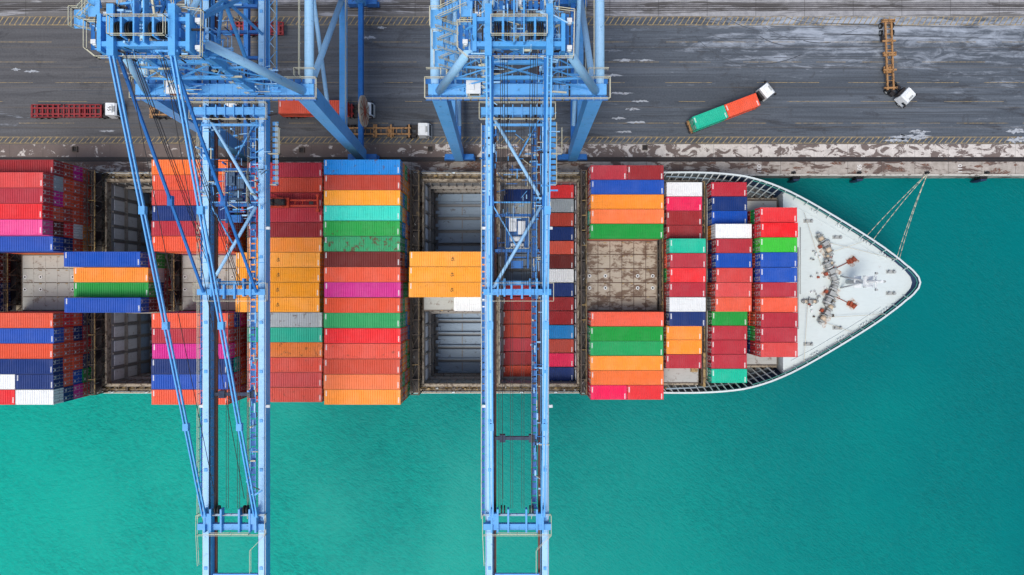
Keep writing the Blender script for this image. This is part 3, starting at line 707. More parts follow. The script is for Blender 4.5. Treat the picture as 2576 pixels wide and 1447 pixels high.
def stack(x0,L,row,tiers,top,pri=1,letter=False,split=None,lower=None,y=None,z0=7.6,place='stacked on the ship deck'):
    yy=rowY(row) if y is None else y
    xc=x0+L/2
    for t in range(tiers):
        c=top if t==tiers-1 else random.choice(lower or LOWER)
        p=0 if t==tiers-1 else pri+ (0.3*(tiers-t))+(0 if xc<0 else 0.1)
        z=z0+t*2.6
        if split and t==tiers-1:
            for k,cc in enumerate(split): specs.append((0,x0+L20/2+k*6.14,yy,z,L20,cc,xc>0,False,place))
        else: specs.append((p,xc+random.uniform(-0.08,0.08),yy+random.uniform(-0.012,0.012),z,L,c,xc>0,letter and t==tiers-1,place))
for r,c in zip(range(6,10),('dr','gn','db','bk')): stack(-87.3-L40,L40,r,3,c,1)
A=[('dr',4),('sr',5),('cr',5),('rd',5),('pk',5),('bl',4)]
for r,(c,t) in enumerate(A): stack(-73.2-L40,L40,r,t,c,1)
for r,(c,t) in zip(range(10,16),[('os',4),('bl',4),('os',4),('db',4),('wh',3),('rd',3)]):
    if r<14: stack(-73.2-L40,L40,r,t,c,1)
    else: stack(-73.2-L40,L40,r,4,c,1,split=[('wh','db'),('rd','wh')][r-14])
for r,c,t in ((6,'bl',4),(7,'og',3),(8,'gn',3),(9,'bl',4)): stack(-71.5,L40,r,t,c,1)
for r,c in enumerate(('ol','os','sr','db','cr','os')): stack(-57.5,L40,r,4,c,1.5)
for r,c in zip(range(10,16),('os','cr','mg','db','bl','os')): stack(-57.5,L40,r,4,c,1.5)
for r,c in enumerate(('cr','rb','dr','cr','dr','og')): stack(-31.0-L40,L40,r,3,c,4)
for r in range(6,10): stack(-31.4-L45,L45,r,3,'am',4,letter=True)
for r,c in zip(range(10,16),('gyr','tg','olr','osr','sr','osr')): stack(-31.0-L40,L40,r,3,c,4)
for r,c in enumerate(('lbr','bk','am','tq','gnr','g2r','bn','os','mg','os','g2','rd','osr','rb','ol','og')):
    stack(-30.0,L40,r,4,c,1.2,lower='og gn os g2 bk og am lb'.split())
for r in (6,7,8): stack(-16.4,L45,r,4,'am',2,letter=True)
stack(-9.9,L20,9,1,'wh')
gy0=YC+7*2.52-1.26
for i,c in enumerate(('rd','gy','bk','db','rb','bn','wh','db','dr','dr','lb','bk','mr','db')):
    specs.append((0,5.0+L20/2,gy0-i*2.52,1.4,L20,c,True,False,'stowed in the open ship hold'))
for i,c in enumerate(('db','gy',None,None,None,None,None,'dr','dr','bk','bk','cr','dr','rb')):
    if c: specs.append((0,-1.75+L20/2,gy0-i*2.52,-1.6 if i>6 else -4.2,L20,c,True,False,'stowed in the open ship hold'))
for r,c,t in ((1,'bl',2),(2,'og',2),(3,'ol',2),(4,'gn',2),(10,'os',2),(11,'gn',2),(12,'g2',2),(13,'og',2),(14,'ol',2)): stack(13.1,L40,r,t,c,2)
stack(13.1,L40,0,2,'dr',2,split=('cr','dr')); stack(13.1,L40,15,2,'mr',2,split=('mr','rd'))
for r,c,t in ((1,'wh',1),(2,'mr',1),(3,'dr',1),(4,'dr',1),(5,'tg',2),(6,'cr',2),(7,'rd',2),(8,'cr',2),(9,'wh',2),(10,'db',2),(11,'og',1),(12,'og',1),(13,'cr',1)): stack(26.3,L20,r,t,c,2)
for r,c,t in ((1,'cr',1),(2,'db',1),(3,'bl',1),(4,'wh',2),(5,'cr',2),(6,'bl',2),(7,'sr',2),(8,'sr',2),(9,'os',2),(10,'gn',1),(11,'cr',1),(12,'cr',1),(13,'cr',1),(14,'tg',1)): stack(34.0,L20,r,t,c,2)
for r,c in zip(range(3,13),('rd','rd','lg','bl','bl','cr','os','cr','cr','sr')): stack(40.55,L20,r,3,c,2)
specs.sort(key=lambda s:s[0])
MAXI=294
for s in specs[:MAXI]:
    put_container(s[1],s[2],s[3],s[4],s[5],0,s[6],s[8],letter=s[7])
rest=specs[MAXI:]
if rest:
    keys=sorted(set(s[5] for s in rest)); mats=[CM[k] for k in keys]+[WHITE,DARK]
    V=[];Fs=[];Ms=[]
    for s in rest:
        for me in (CMESH[s[4]],DMESH[s[4]]):
            o=len(V); sg=-1 if s[6] else 1
            for v in me.vertices: V.append((s[1]+sg*v.co.x,s[2]+sg*v.co.y,s[3]+v.co.z))
            for p in me.polygons:
                Fs.append(tuple(o+k for k in p.vertices)); Ms.append([keys.index(s[5]),len(keys),len(keys)+1][p.material_index])
    me=bpy.data.meshes.new('lower_container_stack'); me.from_pydata(V,[],Fs)
    for mm in mats: me.materials.append(mm)
    me.polygons.foreach_set('material_index',Ms); me.update()
    add_mesh(me,'lower_container_stack',(0,0,0),kind='stuff',label='mixed coloured containers in the lower tiers of the deck stacks',category='shipping containers')

# ---------------------------------------------------------------- cranes
def crane(cx,trolY,sprz,sprL,sprmat,tieY,label,reel):
    R=empty('quay_crane',(cx,0,0),label=label,category='crane',group='ship-to-shore cranes on the quay')
    rnd=random.Random(5 if reel else 11)
    g_=10.25; LY0,LY1=23.9,25.8; BZ=36.0; bg=3.62
    AZt=59.0; AY=25.8; BY=51.9
    for s in (-1,1):
        g=MB(); g.beam((s*g_,LY0,2.6),(s*g_,LY1,38.2),1.5,2.0,0,1.9,2.4); g.obj('leg',[CRANE],R)
        g=MB(); g.beam((s*g_,BY,2.6),(s*g_,BY-0.5,38.2),1.5,1.8,0); g.obj('leg',[CRANE],R)
        for yy in (LY0-0.2,BY):
            g=MB(); g.box(s*g_-2.6,s*g_+2.6,yy-0.5,yy+0.5,1.4,2.6,0)
            for q in (-1.7,1.7): g.box(s*g_+q-1.1,s*g_+q+1.1,yy-0.4,yy+0.4,0.7,1.35,0)
            g.obj('bogie',[CRANED],R)
            for q in (-2.4,-1.1,1.1,2.4):
                g=MB(); g.tube((s*g_+q,yy-0.3,0.42),(s*g_+q,yy+0.3,0.42),0.38,14); g.obj('wheel',[DARK],R)
        g=MB()
        g.tube((s*g_+s*0.55,LY1,38.2),(s*g_+s*0.55,BY,38.2),0.62,16); g.obj('upper_side_tube',[CRANEL],R)
        g=MB(); g.tube((s*g_,LY1,37),(s*g_,46,18),0.45,14); g.tube((s*g_,46,18),(s*g_,BY,37),0.36,14); g.obj('diagonal_tube',[CRANEL],R)
        g=MB(); g.beam((s*g_,LY0+0.6,17),(s*g_,BY,17),0.95,1.5); g.obj('portal_side_beam',[CRANE],R)
        g=MB(); g.tube((s*(g_-1.3),LY0+1.5,20),(s*(g_-1.3),BY,36),0.32,12); g.obj('diagonal_tube',[CRANEL],R)
        g=MB(); g.box(s*g_-0.4,s*g_+0.4,LY0+1.2,BY-1,3.0,4.2,0); g.obj('lower_side_beam',[CRANED],R)
        g=MB(); g.rail([(s*(g_+0.75),LY0+2,17.8),(s*(g_+0.75),BY-1,17.8)],0,0.07,1.1); g.rail([(s*(g_-0.35),27.5,38.9),(s*(g_-0.35),BY-1,38.9)],0,0.06,1.0); g.obj('handrail',[RAILY],R)
        g=MB(); g.tube((s*(g_+0.0),LY1-0.2,38.6),(s*4.2,AY+0.3,57.0),0.56,16,0,0.48)
        g.obj('frame_tube',[CRANEL],R)
        g=MB(); g.beam((s*3.9,LY1,37.5),(s*3.3,AY+0.2,AZt),0.8,1.1,0,0.6,0.9)
        for k in range(1,7):
            t=k/7; p=Vector((s*3.9,LY1,37.5)).lerp(Vector((s*3.3,AY+.2,AZt)),t); g.box(p.x-0.55,p.x+0.55,p.y-0.75,p.y-0.55,p.z-0.1,p.z+0.1)
        g.obj('mast_leg',[CRANE],R)
        g=MB(); g.tube((s*3.3,AY+0.8,AZt-0.8),(s*4.6,BY,39),0.33,12); g.obj('backstay',[CRANEL],R)
        g=MB(); g.beam((s*3.9,LY1+0.3,38),(s*3.5,34,48),0.35,0.4); g.beam((s*3.4,27.5,57),(s*3.9,40,BZ+0.5),0.4,0.4); g.beam((s*3.5,34,48),(s*3.4,AY,50),0.25,0.3); g.beam((s*3.5,34,48),(s*3.9,34,BZ),0.25,0.3); g.obj('mast_brace',[CRANE],R)
        g=MB()
        for d in (-0.2,0.2): g.beam((s*3.1+d,23.6,AZt+0.6),(s*(bg-0.2)+d,-30.4,BZ+1.2),0.16,0.3)
        for t in (0.28,0.52,0.76): 
            p=Vector((s*3.1,23.6,AZt+.6)).lerp(Vector((s*(bg-0.2),-30.4,BZ+1.2)),t); g.box(p.x-0.34,p.x+0.34,p.y-0.45,p.y+0.45,p.z-0.35,p.z+0.3)
        g.obj('outer_forestay',[CRANE],R)
        g=MB(); g.beam((s*2.7,23.6,AZt),(s*(bg-0.1),-0.6,BZ+1.2),0.3,0.3)
        p=Vector((s*2.7,23.6,AZt)).lerp(Vector((s*(bg-0.1),-0.6,BZ+1.2)),0.55); g.box(p.x-0.3,p.x+0.3,p.y-0.6,p.y+0.6,p.z-0.3,p.z+0.3)
        g.obj('inner_forestay',[CRANED],R)
        g=MB(); c=s*(bg+0.1)
        g.box(c-0.38,c+0.38,-47,60,BZ-0.3,BZ,0)
        g.box(c-0.56,c+0.56,-47,60,BZ-1.9,BZ-0.3,1)
        y=-46
        while y<60:
            g.box(c-0.59,c+0.59,y,y+0.1,BZ-1.95,BZ-0.28,1); 
            if int(y*10)%3==0: g.box(c-0.2,c+0.2,y+1.5,y+1.9,BZ,BZ+0.12,1)
            if int(y*10)%4==0: g.box(c-0.4,c+0.4,y+0.9,y+0.98,BZ-0.1,BZ+0.03,1)
            y+=2.2
        g.obj('boom_girder',[CRANEL,CRANE],R)
        g=MB()
        g.tube((c-s*0.47,-46,BZ-0.22),(c-s*0.47,58,BZ-0.22),0.06,6,0); g.tube((c+s*0.48,-40,BZ-0.2),(c+s*0.48,50,BZ-0.2),0.04,6,1)
        g.obj('cable_pipe',[WIRE,WPAINT],R)
        g=MB(); a,b2=sorted((s*(bg-0.46),s*(bg-0.78))); g.box(a,b2,-47,58,BZ-1.8,BZ-1.5,0); g.obj('trolley_rail',[RAILB],R)
        a,b2=(s*(bg+0.72),s*(bg+1.2))
        if s>0: a,b2=bg-1.7,bg-0.95
        a,b2=sorted((a,b2)); xr=a
        g=MB(); y=-31
        while y<22: g.box(a,b2,y,y+0.75,BZ-1.0,BZ-0.95,1); y+=0.95
        g.box(a,a+0.08,-31,22,BZ-1.08,BZ-0.9,0); g.box(b2-0.08,b2,-31,22,BZ-1.08,BZ-0.9,0)
        g.obj('walkway',[CRANE,CRANED],R)
        g=MB(); g.rail([(xr,-31,BZ-0.95),(xr,22,BZ-0.95)],0,0.06,1.1,step=1.5); g.obj('handrail',[RAILY],R)
    g=MB(); g.box(-11.6,11.6,LY1-0.7,LY1+0.7,37.3,39.0)
    for x in range(-11,12): g.box(x-0.05,x+0.05,LY1-0.78,LY1+0.78,37.2,39.04)
    g.obj('crossbeam',[CRANE],R)
    g=MB(); g.box(-bg-1.2,bg+1.2,22.9,23.9,BZ+0.1,BZ+1.3,0)
    for x in (-3.2,-1.8,-0.6,0.6,1.8,3.2): g.box(x-0.07,x+0.07,22.6,24.2,BZ+0.05,BZ+1.5)
    g.box(-bg-0.5,bg+0.5,21.6,21.9,BZ+0.1,BZ+0.5,0)
    g.obj('hinge_beam',[CRANE],R)
    for x in (-2.4,-1.2,1.2,2.4):
        g=MB(); g.tube((x-0.12,22.4,BZ+1.2),(x+0.12,22.4,BZ+1.2),0.5,16); g.obj('sheave',[DARK],R)
    g=MB(); g.box(-g_,g_,BY-1.3,BY-0.1,37.3,38.8); g.obj('crossbeam',[CRANE],R)
    g=MB(); g.box(-g_,g_,BY-0.9,BY+0.4,16.0,17.7); g.obj('portal_beam',[CRANED],R)
    g=MB(); g.rail([(-12.0,LY1-1.3,38.6),(12.0,LY1-1.3,38.6),(12.0,LY1+1.4,38.6),(-12.0,LY1+1.4,38.6)],0,0.07,1.1,True)
    g.obj('handrail',[RAILY],R)
    for sx in (-1,1):
        g=MB(); g.rail([(sx*9.2,LY1+1.7,38.6),(sx*9.2,LY1+2.6,38.6),(sx*11.8,LY1+2.6,38.6)],0,0.06,1.1); g.obj('handrail',[RAILY],R)
    g=MB(); g.rail([(-bg-1.4,22.2,BZ+1),(bg+1.4,22.2,BZ+1),(bg+1.4,24.4,BZ+1),(-bg-1.4,24.4,BZ+1)],0,0.06,1.1,True)
    g.obj('handrail',[RAILY],R)
    g=MB()
    for y0,y1 in ((LY1-1.35,LY1-0.8),(LY1+0.8,LY1+1.45)):
        x=-12.0
        while x<12: g.box(x,x+0.8,y0,y1,38.5,38.56); x+=1.0
    g.obj('platform',[CRANED],R)
    g=MB()
    g.box(-bg-0.9,bg+0.9,-1.0,-0.2,BZ+0.1,BZ+0.9,0); g.box(-bg+0.6,bg-0.6,0.3,0.9,BZ-1.2,BZ-0.4,0)
    for x in (-0.9,0.5): g.box(x,x+0.25,-1.5,0.4,BZ+.9,BZ+1.4)
    for x in (-2.6,-1.7,1.7,2.6): g.box(x-0.12,x+0.12,-1.2,1.2,BZ+0.2,BZ+1.1)
    g.obj('boom_tie',[CRANE],R)
    g=MB(); g.rail([(-bg-1.2,-1.8,BZ+0.3),(bg+1.2,-1.8,BZ+0.3),(bg+1.2,0.6,BZ+0.3),(-bg-1.2,0.6,BZ+0.3)],0,0.055,1.0,True); g.obj('handrail',[RAILY],R)
    g=MB(); g.box(-bg+0.6,bg-0.6,tieY-0.22,tieY+0.22,BZ-1.7,BZ-1.1,0); g.box(-2.4,-1.6,tieY-0.5,tieY+0.5,BZ-1.8,BZ-0.9,0); g.box(1.6,2.4,tieY-0.5,tieY+0.5,BZ-1.8,BZ-0.9,0); g.obj('catenary_trolley',[HULLM],R)
    g=MB(); g.box(-bg-0.9,bg+0.9,-32.3,-31.5,BZ+0.1,BZ+0.8,0); g.box(-bg-0.6,bg+0.6,-30.6,-30.3,BZ+0.0,BZ+0.3,0)
    for x in (-3.4,-2.6,-1.2,1.2,2.6,3.4): g.box(x-0.12,x+0.12,-32.5,-29.4,BZ+0.3,BZ+1.3,0)
    for x in (-3.0,3.0): g.box(x-0.35,x+0.35,-31.4,-30.0,BZ+0.5,BZ+1.2,0)
    g.obj('boom_end_frame',[CRANE],R)
    for x in (-2.1,-1.7,1.7,2.1):
        g=MB(); g.tube((x-0.1,-29.6,BZ+0.6),(x+0.1,-29.6,BZ+0.6),0.55,16); g.obj('sheave',[DARK],R)
    g=MB(); g.rail([(-bg-1.0,-33.0,BZ),(bg+0.9,-33.0,BZ),(bg+0.9,-30.3,BZ),(-bg-1.0,-30.3,BZ)],0,0.05,1.0,True); g.rail([(-2.6,-32.5,BZ+0.8),(2.6,-32.5,BZ+0.8)],0,0.05,1.0)
    g.obj('handrail',[RAILY],R)
    for p in ([(-bg-1.0,-33.0,BZ),(-bg-0.8,-37,BZ)],[(bg+0.9,-33.0,BZ),(bg-1.1,-35,BZ),(bg-1.1,-38,BZ)]):
        g=MB(); g.rail(p,0,0.045,1.0); g.obj('handrail',[RAILY],R)
    g=MB(); g.box(-bg+0.6,bg-0.6,-39.0,-38.7,BZ-1.0,BZ-0.6); g.obj('boom_tie',[CRANE],R)
    for a,b2 in (((-bg+0.3,23.0,BZ+0.3),(bg-0.4,11.8,BZ+0.3)),((bg-0.5,10.8,BZ+0.3),(-bg+0.4,-0.1,BZ+0.3))):
        g=MB(); g.tube(a,b2,0.22,12); g.obj('boom_brace',[CRANEL],R)
    for a,b2 in (((-bg+0.3,11.5,BZ-0.6),(bg-0.4,11.5,BZ-0.6)),((bg-0.5,23,BZ-0.6),(0,17.3,BZ-0.6)),((-bg+0.4,11,BZ-0.6),(0,5.4,BZ-0.6))):
        g=MB(); g.beam(a,b2,0.18,0.25); g.obj('boom_brace',[CRANE],R)
    g=MB()
    for y in (27.5,31,34.5,38,41.5,45,48.5): g.box(-bg+0.6,bg-0.6,y,y+0.35,BZ-1.4,BZ-0.8)
    g.obj('boom_tie',[CRANED],R)
    g=MB()
    for x in (-2.5,-2.3,-2.0,-0.9,-0.6,0.6,0.9,1.9,2.1): g.beam((x,30,BZ+0.2),(x,-29.6,BZ+0.2),0.05,0.05)
    for x in (-1.9,1.9): g.beam((x,24,AZt+0.3),(x,-28,BZ+1.2),0.06,0.06)
    for x in (-1.4,-0.9,0.9,1.4): g.beam((x,26,AZt+0.5),(x,60,BZ+3),0.07,0.07)
    for x in (-1.7,-1.5,-1.2,1.2,1.5,1.7): g.beam((x,24,AZt-0.3),(x,0,BZ+1.4),0.06,0.06)
    g.obj('hoist_rope',[WIRE],R)
    g=MB(); g.box(-4.4,4.4,AY-1.3,AY-0.8,AZt-0.6,AZt+0.3,0); g.box(-4.4,4.4,AY+1.3,AY+1.7,AZt-0.6,AZt+0.2,0)
    for s in (-1,1):
        g.box(s*3.1-0.35,s*3.1+0.35,AY-2.4,AY+2.8,AZt-0.5,AZt+0.9,0); g.box(s*4.5-0.2,s*4.5+0.2,AY-1.8,AY+2.0,AZt-1.2,AZt+0.4,0)
        g.box(s*1.6-0.1,s*1.6+0.1,AY-0.7,AY+1.2,AZt+0.3,AZt+1.6,0); g.box(s*0.5-0.08,s*0.5+0.08,AY-1.2,AY+3.4,AZt+0.3,AZt+1.3,0)
    g.obj('apex_beam',[CRANE],R)
    for x in (-2.4,-2.15,-1.9,-1.3,-1.05,1.05,1.3,1.9,2.15,2.4):
        g=MB(); g.tube((x-0.08,AY+0.2,AZt+0.5),(x+0.08,AY+0.2,AZt+0.5),0.85,18); g.obj('sheave',[BLACK],R)
    g=MB()
    for (x0,x1,y0,y1) in ((-5.2,5.2,AY-2.1,AY-1.55),(-6.2,-4.8,AY-1.2,AY+1.4),(4.8,5.6,AY-1.5,AY+2.5),(-2.6,2.6,AY+3.0,AY+3.9)):
        x=x0
        while x<x1-0.1: g.box(x,min(x1,x+0.4),y0,y1,AZt-1.2,AZt-1.14,0); x+=0.6
    g.obj('platform',[CRANED],R)
    g=MB(); g.rail([(-6.3,AY-1.3,AZt-1.1),(-5.2,AY-2.2,AZt-1.1),(5.6,AY-2.2,AZt-1.1),(5.7,AY+2.6,AZt-1.1),(2.7,AY+3.0,AZt-1.1),(2.6,AY+4.0,AZt-1.1),(-2.6,AY+4.0,AZt-1.1),(-2.7,AY+3.0,AZt-1.1),(-4.8,AY+1.5,AZt-1.1),(-6.3,AY+1.5,AZt-1.1)],0,0.065,1.1,True,step=1.4)
    g.rail([(-2.8,AY-0.6,AZt+1),(2.8,AY-0.6,AZt+1),(2.8,AY+1.3,AZt+1),(-2.8,AY+1.3,AZt+1)],0,0.06,1,True); g.obj('handrail',[RAILY],R)
    for x,y in ((-5.5,AY-0.6),(5.2,AY-1.2),(-4.2,AY+2.2),(5.2,AY+1.6),(0,AY+3.4)):
        g=MB(); g.box(x-0.26,x+0.26,y-0.22,y+0.22,AZt-1.1,AZt-0.3,0); g.box(x-0.15,x+0.15,y-0.32,y-0.22,AZt-1.0,AZt-0.5,0); g.obj('winch_box',[WPAINT],R)
    g=MB()
    def clutter(x0,x1,y0,y1,z0,z1,nn,mx=2.4):
        for _ in range(nn):
            p=Vector((rnd.uniform(x0,x1),rnd.uniform(y0,y1),rnd.uniform(z0,z1)))
            ax=rnd.choice((0,0,1,1,2)); L=rnd.uniform(0.5,mx); q=p.copy(); q[ax]+=L
            if rnd.random()<0.25: q[(ax+1)%3]+=rnd.uniform(-1,1)
            t=rnd.choice((0.07,0.09,0.12,0.2)); g.beam(p,q,t,t,rnd.choice((0,0,1,1,2,3,4)))
    clutter(-5.6,4.2,AY-2.2,AY+3.6,AZt-2.5,AZt+0.6,120)
    clutter(-4.6,-3.0,AY-0.8,AY+2.4,39.5,AZt-2,60); clutter(2.4,4.2,AY-0.8,AY+2.4,39.5,AZt-2,60)
    clutter(-7.5,-3.6,LY1-1.4,LY1+3.2,38.8,41.5,60); clutter(3.4,7,LY1-1.2,LY1+2.4,38.8,40.5,36)
    clutter(-bg-1.2,-bg+1.0,12,23,BZ-1.0,BZ+1.0,44,1.6); clutter(bg-1.6,bg+0.9,10,24,BZ-1.0,BZ+1.0,60,1.6)
    clutter(-bg+0.6,bg-1.6,9,22.5,BZ-1.6,BZ-0.2,60,1.8)
    clutter(bg-1.6,bg-0.6,-28,12,BZ-0.9,BZ+0.1,60,1.5)
    clutter(-3.6,2.0,27,46,BZ-1.0,BZ+0.4,90)
    for s in (-1,1):
        y=26
        while y<50:
            g.beam((s*(bg+1.0),y,BZ-0.6),(s*(bg+2.0),y+1.2,BZ-0.6),0.08,0.08,0); g.beam((s*(bg+2.0),y+1.2,BZ-0.6),(s*(bg+1.0),y+2.4,BZ-0.6),0.08,0.08,1); y+=2.4
        g.beam((s*(bg+1.0),26,BZ-0.6),(s*(bg+1.0),50,BZ-0.6),0.12,0.12,0); g.beam((s*(bg+2.0),26,BZ-0.6),(s*(bg+2.0),50,BZ-0.6),0.12,0.12,0)
        g.rail([(s*(bg+2.0),26,BZ-0.5),(s*(bg+2.0),50,BZ-0.5)],2,0.06,1.0)
        for k in range(8):
            z=40+k*2.3; x=s*(3.85-k*0.07); g.rail([(x-0.6,AY-0.9,z),(x-0.1,AY-0.9,z)],2,0.06,0.8)
    g.obj('pipework',[CRANE,CRANEL,RAILY,DARK,CRANED],R)
    g=MB()
    for s in (-1,1):
        for k in range(4):
            z=AZt-2-k*4.6; x=s*(4.4+k*1.3); g.beam((s*3.6,AY,z),(x,AY+0.2,z),0.24,0.24); g.beam((s*3.6,AY,z),(s*(4.4+(k+1)*1.3),AY,z-4.6),0.14,0.14)
        g.beam((s*3.6,AY+1,AZt-1),(s*4.2,42,BZ+1),0.28,0.28)
    g.beam((-3.3,AY,50),(3.3,AY,50),0.4,0.5); g.beam((-3.4,AY,44),(3.4,AY,44),0.4,0.5)
    for s in (-1,1): g.beam((s*3.3,AY,50),(-s*3.4,AY,44),0.18,0.2); g.beam((s*3.3,AY,50),(-s*3.1,AY,57),0.18,0.2)
    g.obj('mast_bracing',[CRANE],R)
    st=empty('stairway',(0,0,0),parent=R)
    g=MB(); h=MB()
    for k in range(6):
        z0=39+k*3.3; z1=z0+3.3; xa,xb=(-9.8,-6.6) if k%2 else (-6.6,-9.8); y=AY+2.4+(k%2)*1.0
        xa+=k*0.25; xb+=k*0.25
        for d in (-0.4,0.4): g.beam((xa,y+d,z0),(xb,y+d,z1),0.07,0.2)
        for q in range(10): p=Vector((xa,y,z0)).lerp(Vector((xb,y,z1)),q/9); g.box(p.x-0.11,p.x+0.11,y-0.4,y+0.4,p.z-0.02,p.z+0.02)
        g.box(xb-0.6,xb+0.6,AY+1.9,AY+3.9,z1-0.05,z1+0.0)
        for d in (-0.45,0.45): h.rail([(xa,y+d,z0),(xb,y+d,z1)],0,0.06,1.0)
        h.rail([(xb-0.6,AY+1.9,z1),(xb-0.6,AY+3.9,z1),(xb+0.6,AY+3.9,z1)],0,0.06,1.0)
    g.obj('steps',[CRANE],st); h.obj('handrail',[RAILY],st)
    g=MB(); h=MB(); y=14.0
    while y<22.4: g.box(bg+0.9,bg+1.7,y,y+0.5,BZ-2.2,BZ-2.14); y+=0.75
    h.rail([(bg+1.75,14,BZ-2.1),(bg+1.75,22.4,BZ-2.1)],0,0.07,1.1); h.rail([(bg+0.9,14,BZ-2.1),(bg+1.75,14,BZ-2.1)],0,0.07,1.1)
    h.rail([(bg+1.0,18,BZ-1),(bg+2.4,18,BZ-1),(bg+2.4,21.5,BZ-1)],0,0.06,1.0)
    g.obj('service_platform',[CRANE],R); h.obj('handrail',[RAILY],R)
    e=empty('control_house',(-5.6,LY1-0.2,39.1),parent=R)
    g=MB(); g.box(-0.85,0.85,-0.9,0.9,0,2.1,0); g.box(-0.92,0.92,-1.0,1.0,2.1,2.22,0); g.box(-0.5,0.1,-0.6,0.2,2.22,2.45,0); g.obj('wall',[WPAINT],e)
    g=MB(); g.box(-0.7,0.7,-0.93,-0.905,0.9,1.8); g.box(-0.88,-0.855,-0.7,0.7,0.9,1.8); g.obj('window',[GLASS],e)
    T=empty('trolley',(0,trolY,BZ-1.6),parent=R)
    g=MB(); 
    for y in (-2.4,2.4): g.box(-3.0,3.0,y-0.2,y+0.2,0.1,0.6,0)
    for x in (-1.5,1.5): g.box(x-0.15,x+0.15,-4.8,2.15,-0.1,0.3,0)
    x=-1.3
    while x<1.2: g.box(x,x+0.22,-2.1,2.1,0.0,0.1,0); x+=0.3
    g.box(-0.8,0.8,-4.8,-3.8,0.3,1.1,0); g.box(-1.2,1.2,-3.4,-3.2,0.2,0.6,0); g.obj('trolley_frame',[CRANED],T)
    g=MB(); g.box(-1.1,-0.1,0.2,2.0,0.15,1.0,0); g.box(0.1,1.1,-0.2,1.6,0.15,0.8,0); g.box(-0.8,-0.3,0.5,1.4,1.0,1.35,0); g.tube((-1,-0.8,0.6),(1,-0.8,0.6),0.36,14,0); g.tube((-0.9,-1.6,0.5),(0.9,-1.6,0.5),0.25,14,0)
    for q in range(5): g.box(-1.0+q*0.45,-0.8+q*0.45,-2.0,-1.9,0.2,0.9,0)
    g.obj('trolley_machinery',[TMACH if reel else WPAINT],T)
    g=MB(); g.rail([(-1.6,-2.1,0.2),(1.6,-2.1,0.2),(1.6,2.1,0.2),(-1.6,2.1,0.2)],0,0.06,1,True); g.obj('handrail',[RAILY],T)
    g=MB(); 
    for x in (-1.2,1.2):
        for y in (-0.7,0.7): g.beam((x,y,0),(x*0.8,y,sprz+1-(BZ-1.6)),0.06,0.06)
    g.obj('hoist_rope',[WIRE],T)
    sp=empty('spreader',(0,0,sprz-(BZ-1.6)),parent=T)
    g=MB(); hl=sprL/2
    for y in (-0.45,0.45): g.box(-hl,hl,y-0.12,y+0.12,0.0,0.4,0)
    for x in (-hl,hl): g.box(x-0.13,x+0.13,-1.2,1.2,0.0,0.35,0)
    for q in range(-4,5): g.box(q*hl/5-0.05,q*hl/5+0.05,-0.33,0.33,0.05,0.3)
    for sx in (-1,1):
        for sy in (-1,1): g.box(sx*hl-0.25,sx*hl+0.25,sy*1.2-0.2,sy*1.2+0.2,-0.3,0.45)
    g.box(-1.6,1.6,-0.8,0.8,0.4,0.9,0); g.obj('spreader_frame',[sprmat],sp)
    g=MB(); g.box(-1.2,1.2,-0.5,0.5,0.9,1.4,0)
    for x in (-0.9,0.9): g.tube((x,-0.5,1.5),(x,0.5,1.5),0.32,14,0)
    g.box(-hl+0.6,-hl+1.3,-0.25,0.25,0.4,0.6,0); g.box(hl-1.3,hl-0.6,-0.25,0.25,0.4,0.6,0); g.obj('headblock',[DARK],sp)
    g=MB(); y=-28
    while y<22: g.box(-bg+0.56,-bg+0.8,y,y+0.08,BZ-0.4,BZ-0.32,0); y+=1.3
    g.obj('cable_support',[DARK],R)
    for x,y in ((-bg-0.9,8),(bg+0.9,8),(-bg-0.9,-16),(bg+0.9,-16)):
        g=MB(); g.box(x-0.25,x+0.25,y-0.18,y+0.18,BZ-0.6,BZ-0.25); g.beam((x,y,BZ-0.6),(x-math.copysign(0.5,x),y,BZ-0.8),0.1,0.1); g.obj('floodlight',[WPAINT],R)
    if reel:
        e=empty('cable_reel',(g_+0.9,31.0,6.5),(0,math.radians(-5),0),parent=R)
        g=MB(); g.tube((0,0,0),(0.35,0,0),2.7,36,0); g.obj('reel_disc',[TAN],e)
        g=MB(); g.tube((-0.2,0,0),(0.6,0,0),0.5,16,0)
        for k in range(12):
            a=k*math.pi/6; g.beam((0.4,0.5*math.cos(a),0.5*math.sin(a)),(0.4,2.5*math.cos(a),2.5*math.sin(a)),0.08,0.08)
        g.obj('reel_hub',[RUSTR],e)
        g=MB(); g.beam((-0.6,0,0),(-0.6,0,-3),0.4,0.4); g.obj('reel_bracket',[CRANE],e)
    return R
crane(-37.4,13.6,16.6,12.1,SPR,-14.5,'tall light blue gantry crane lowering orange spreader over container stacks',True)
crane(0.7,7.4,6.5,6.2,CRANED,-20.5,'tall light blue gantry crane reaching over the open ship hold',False)

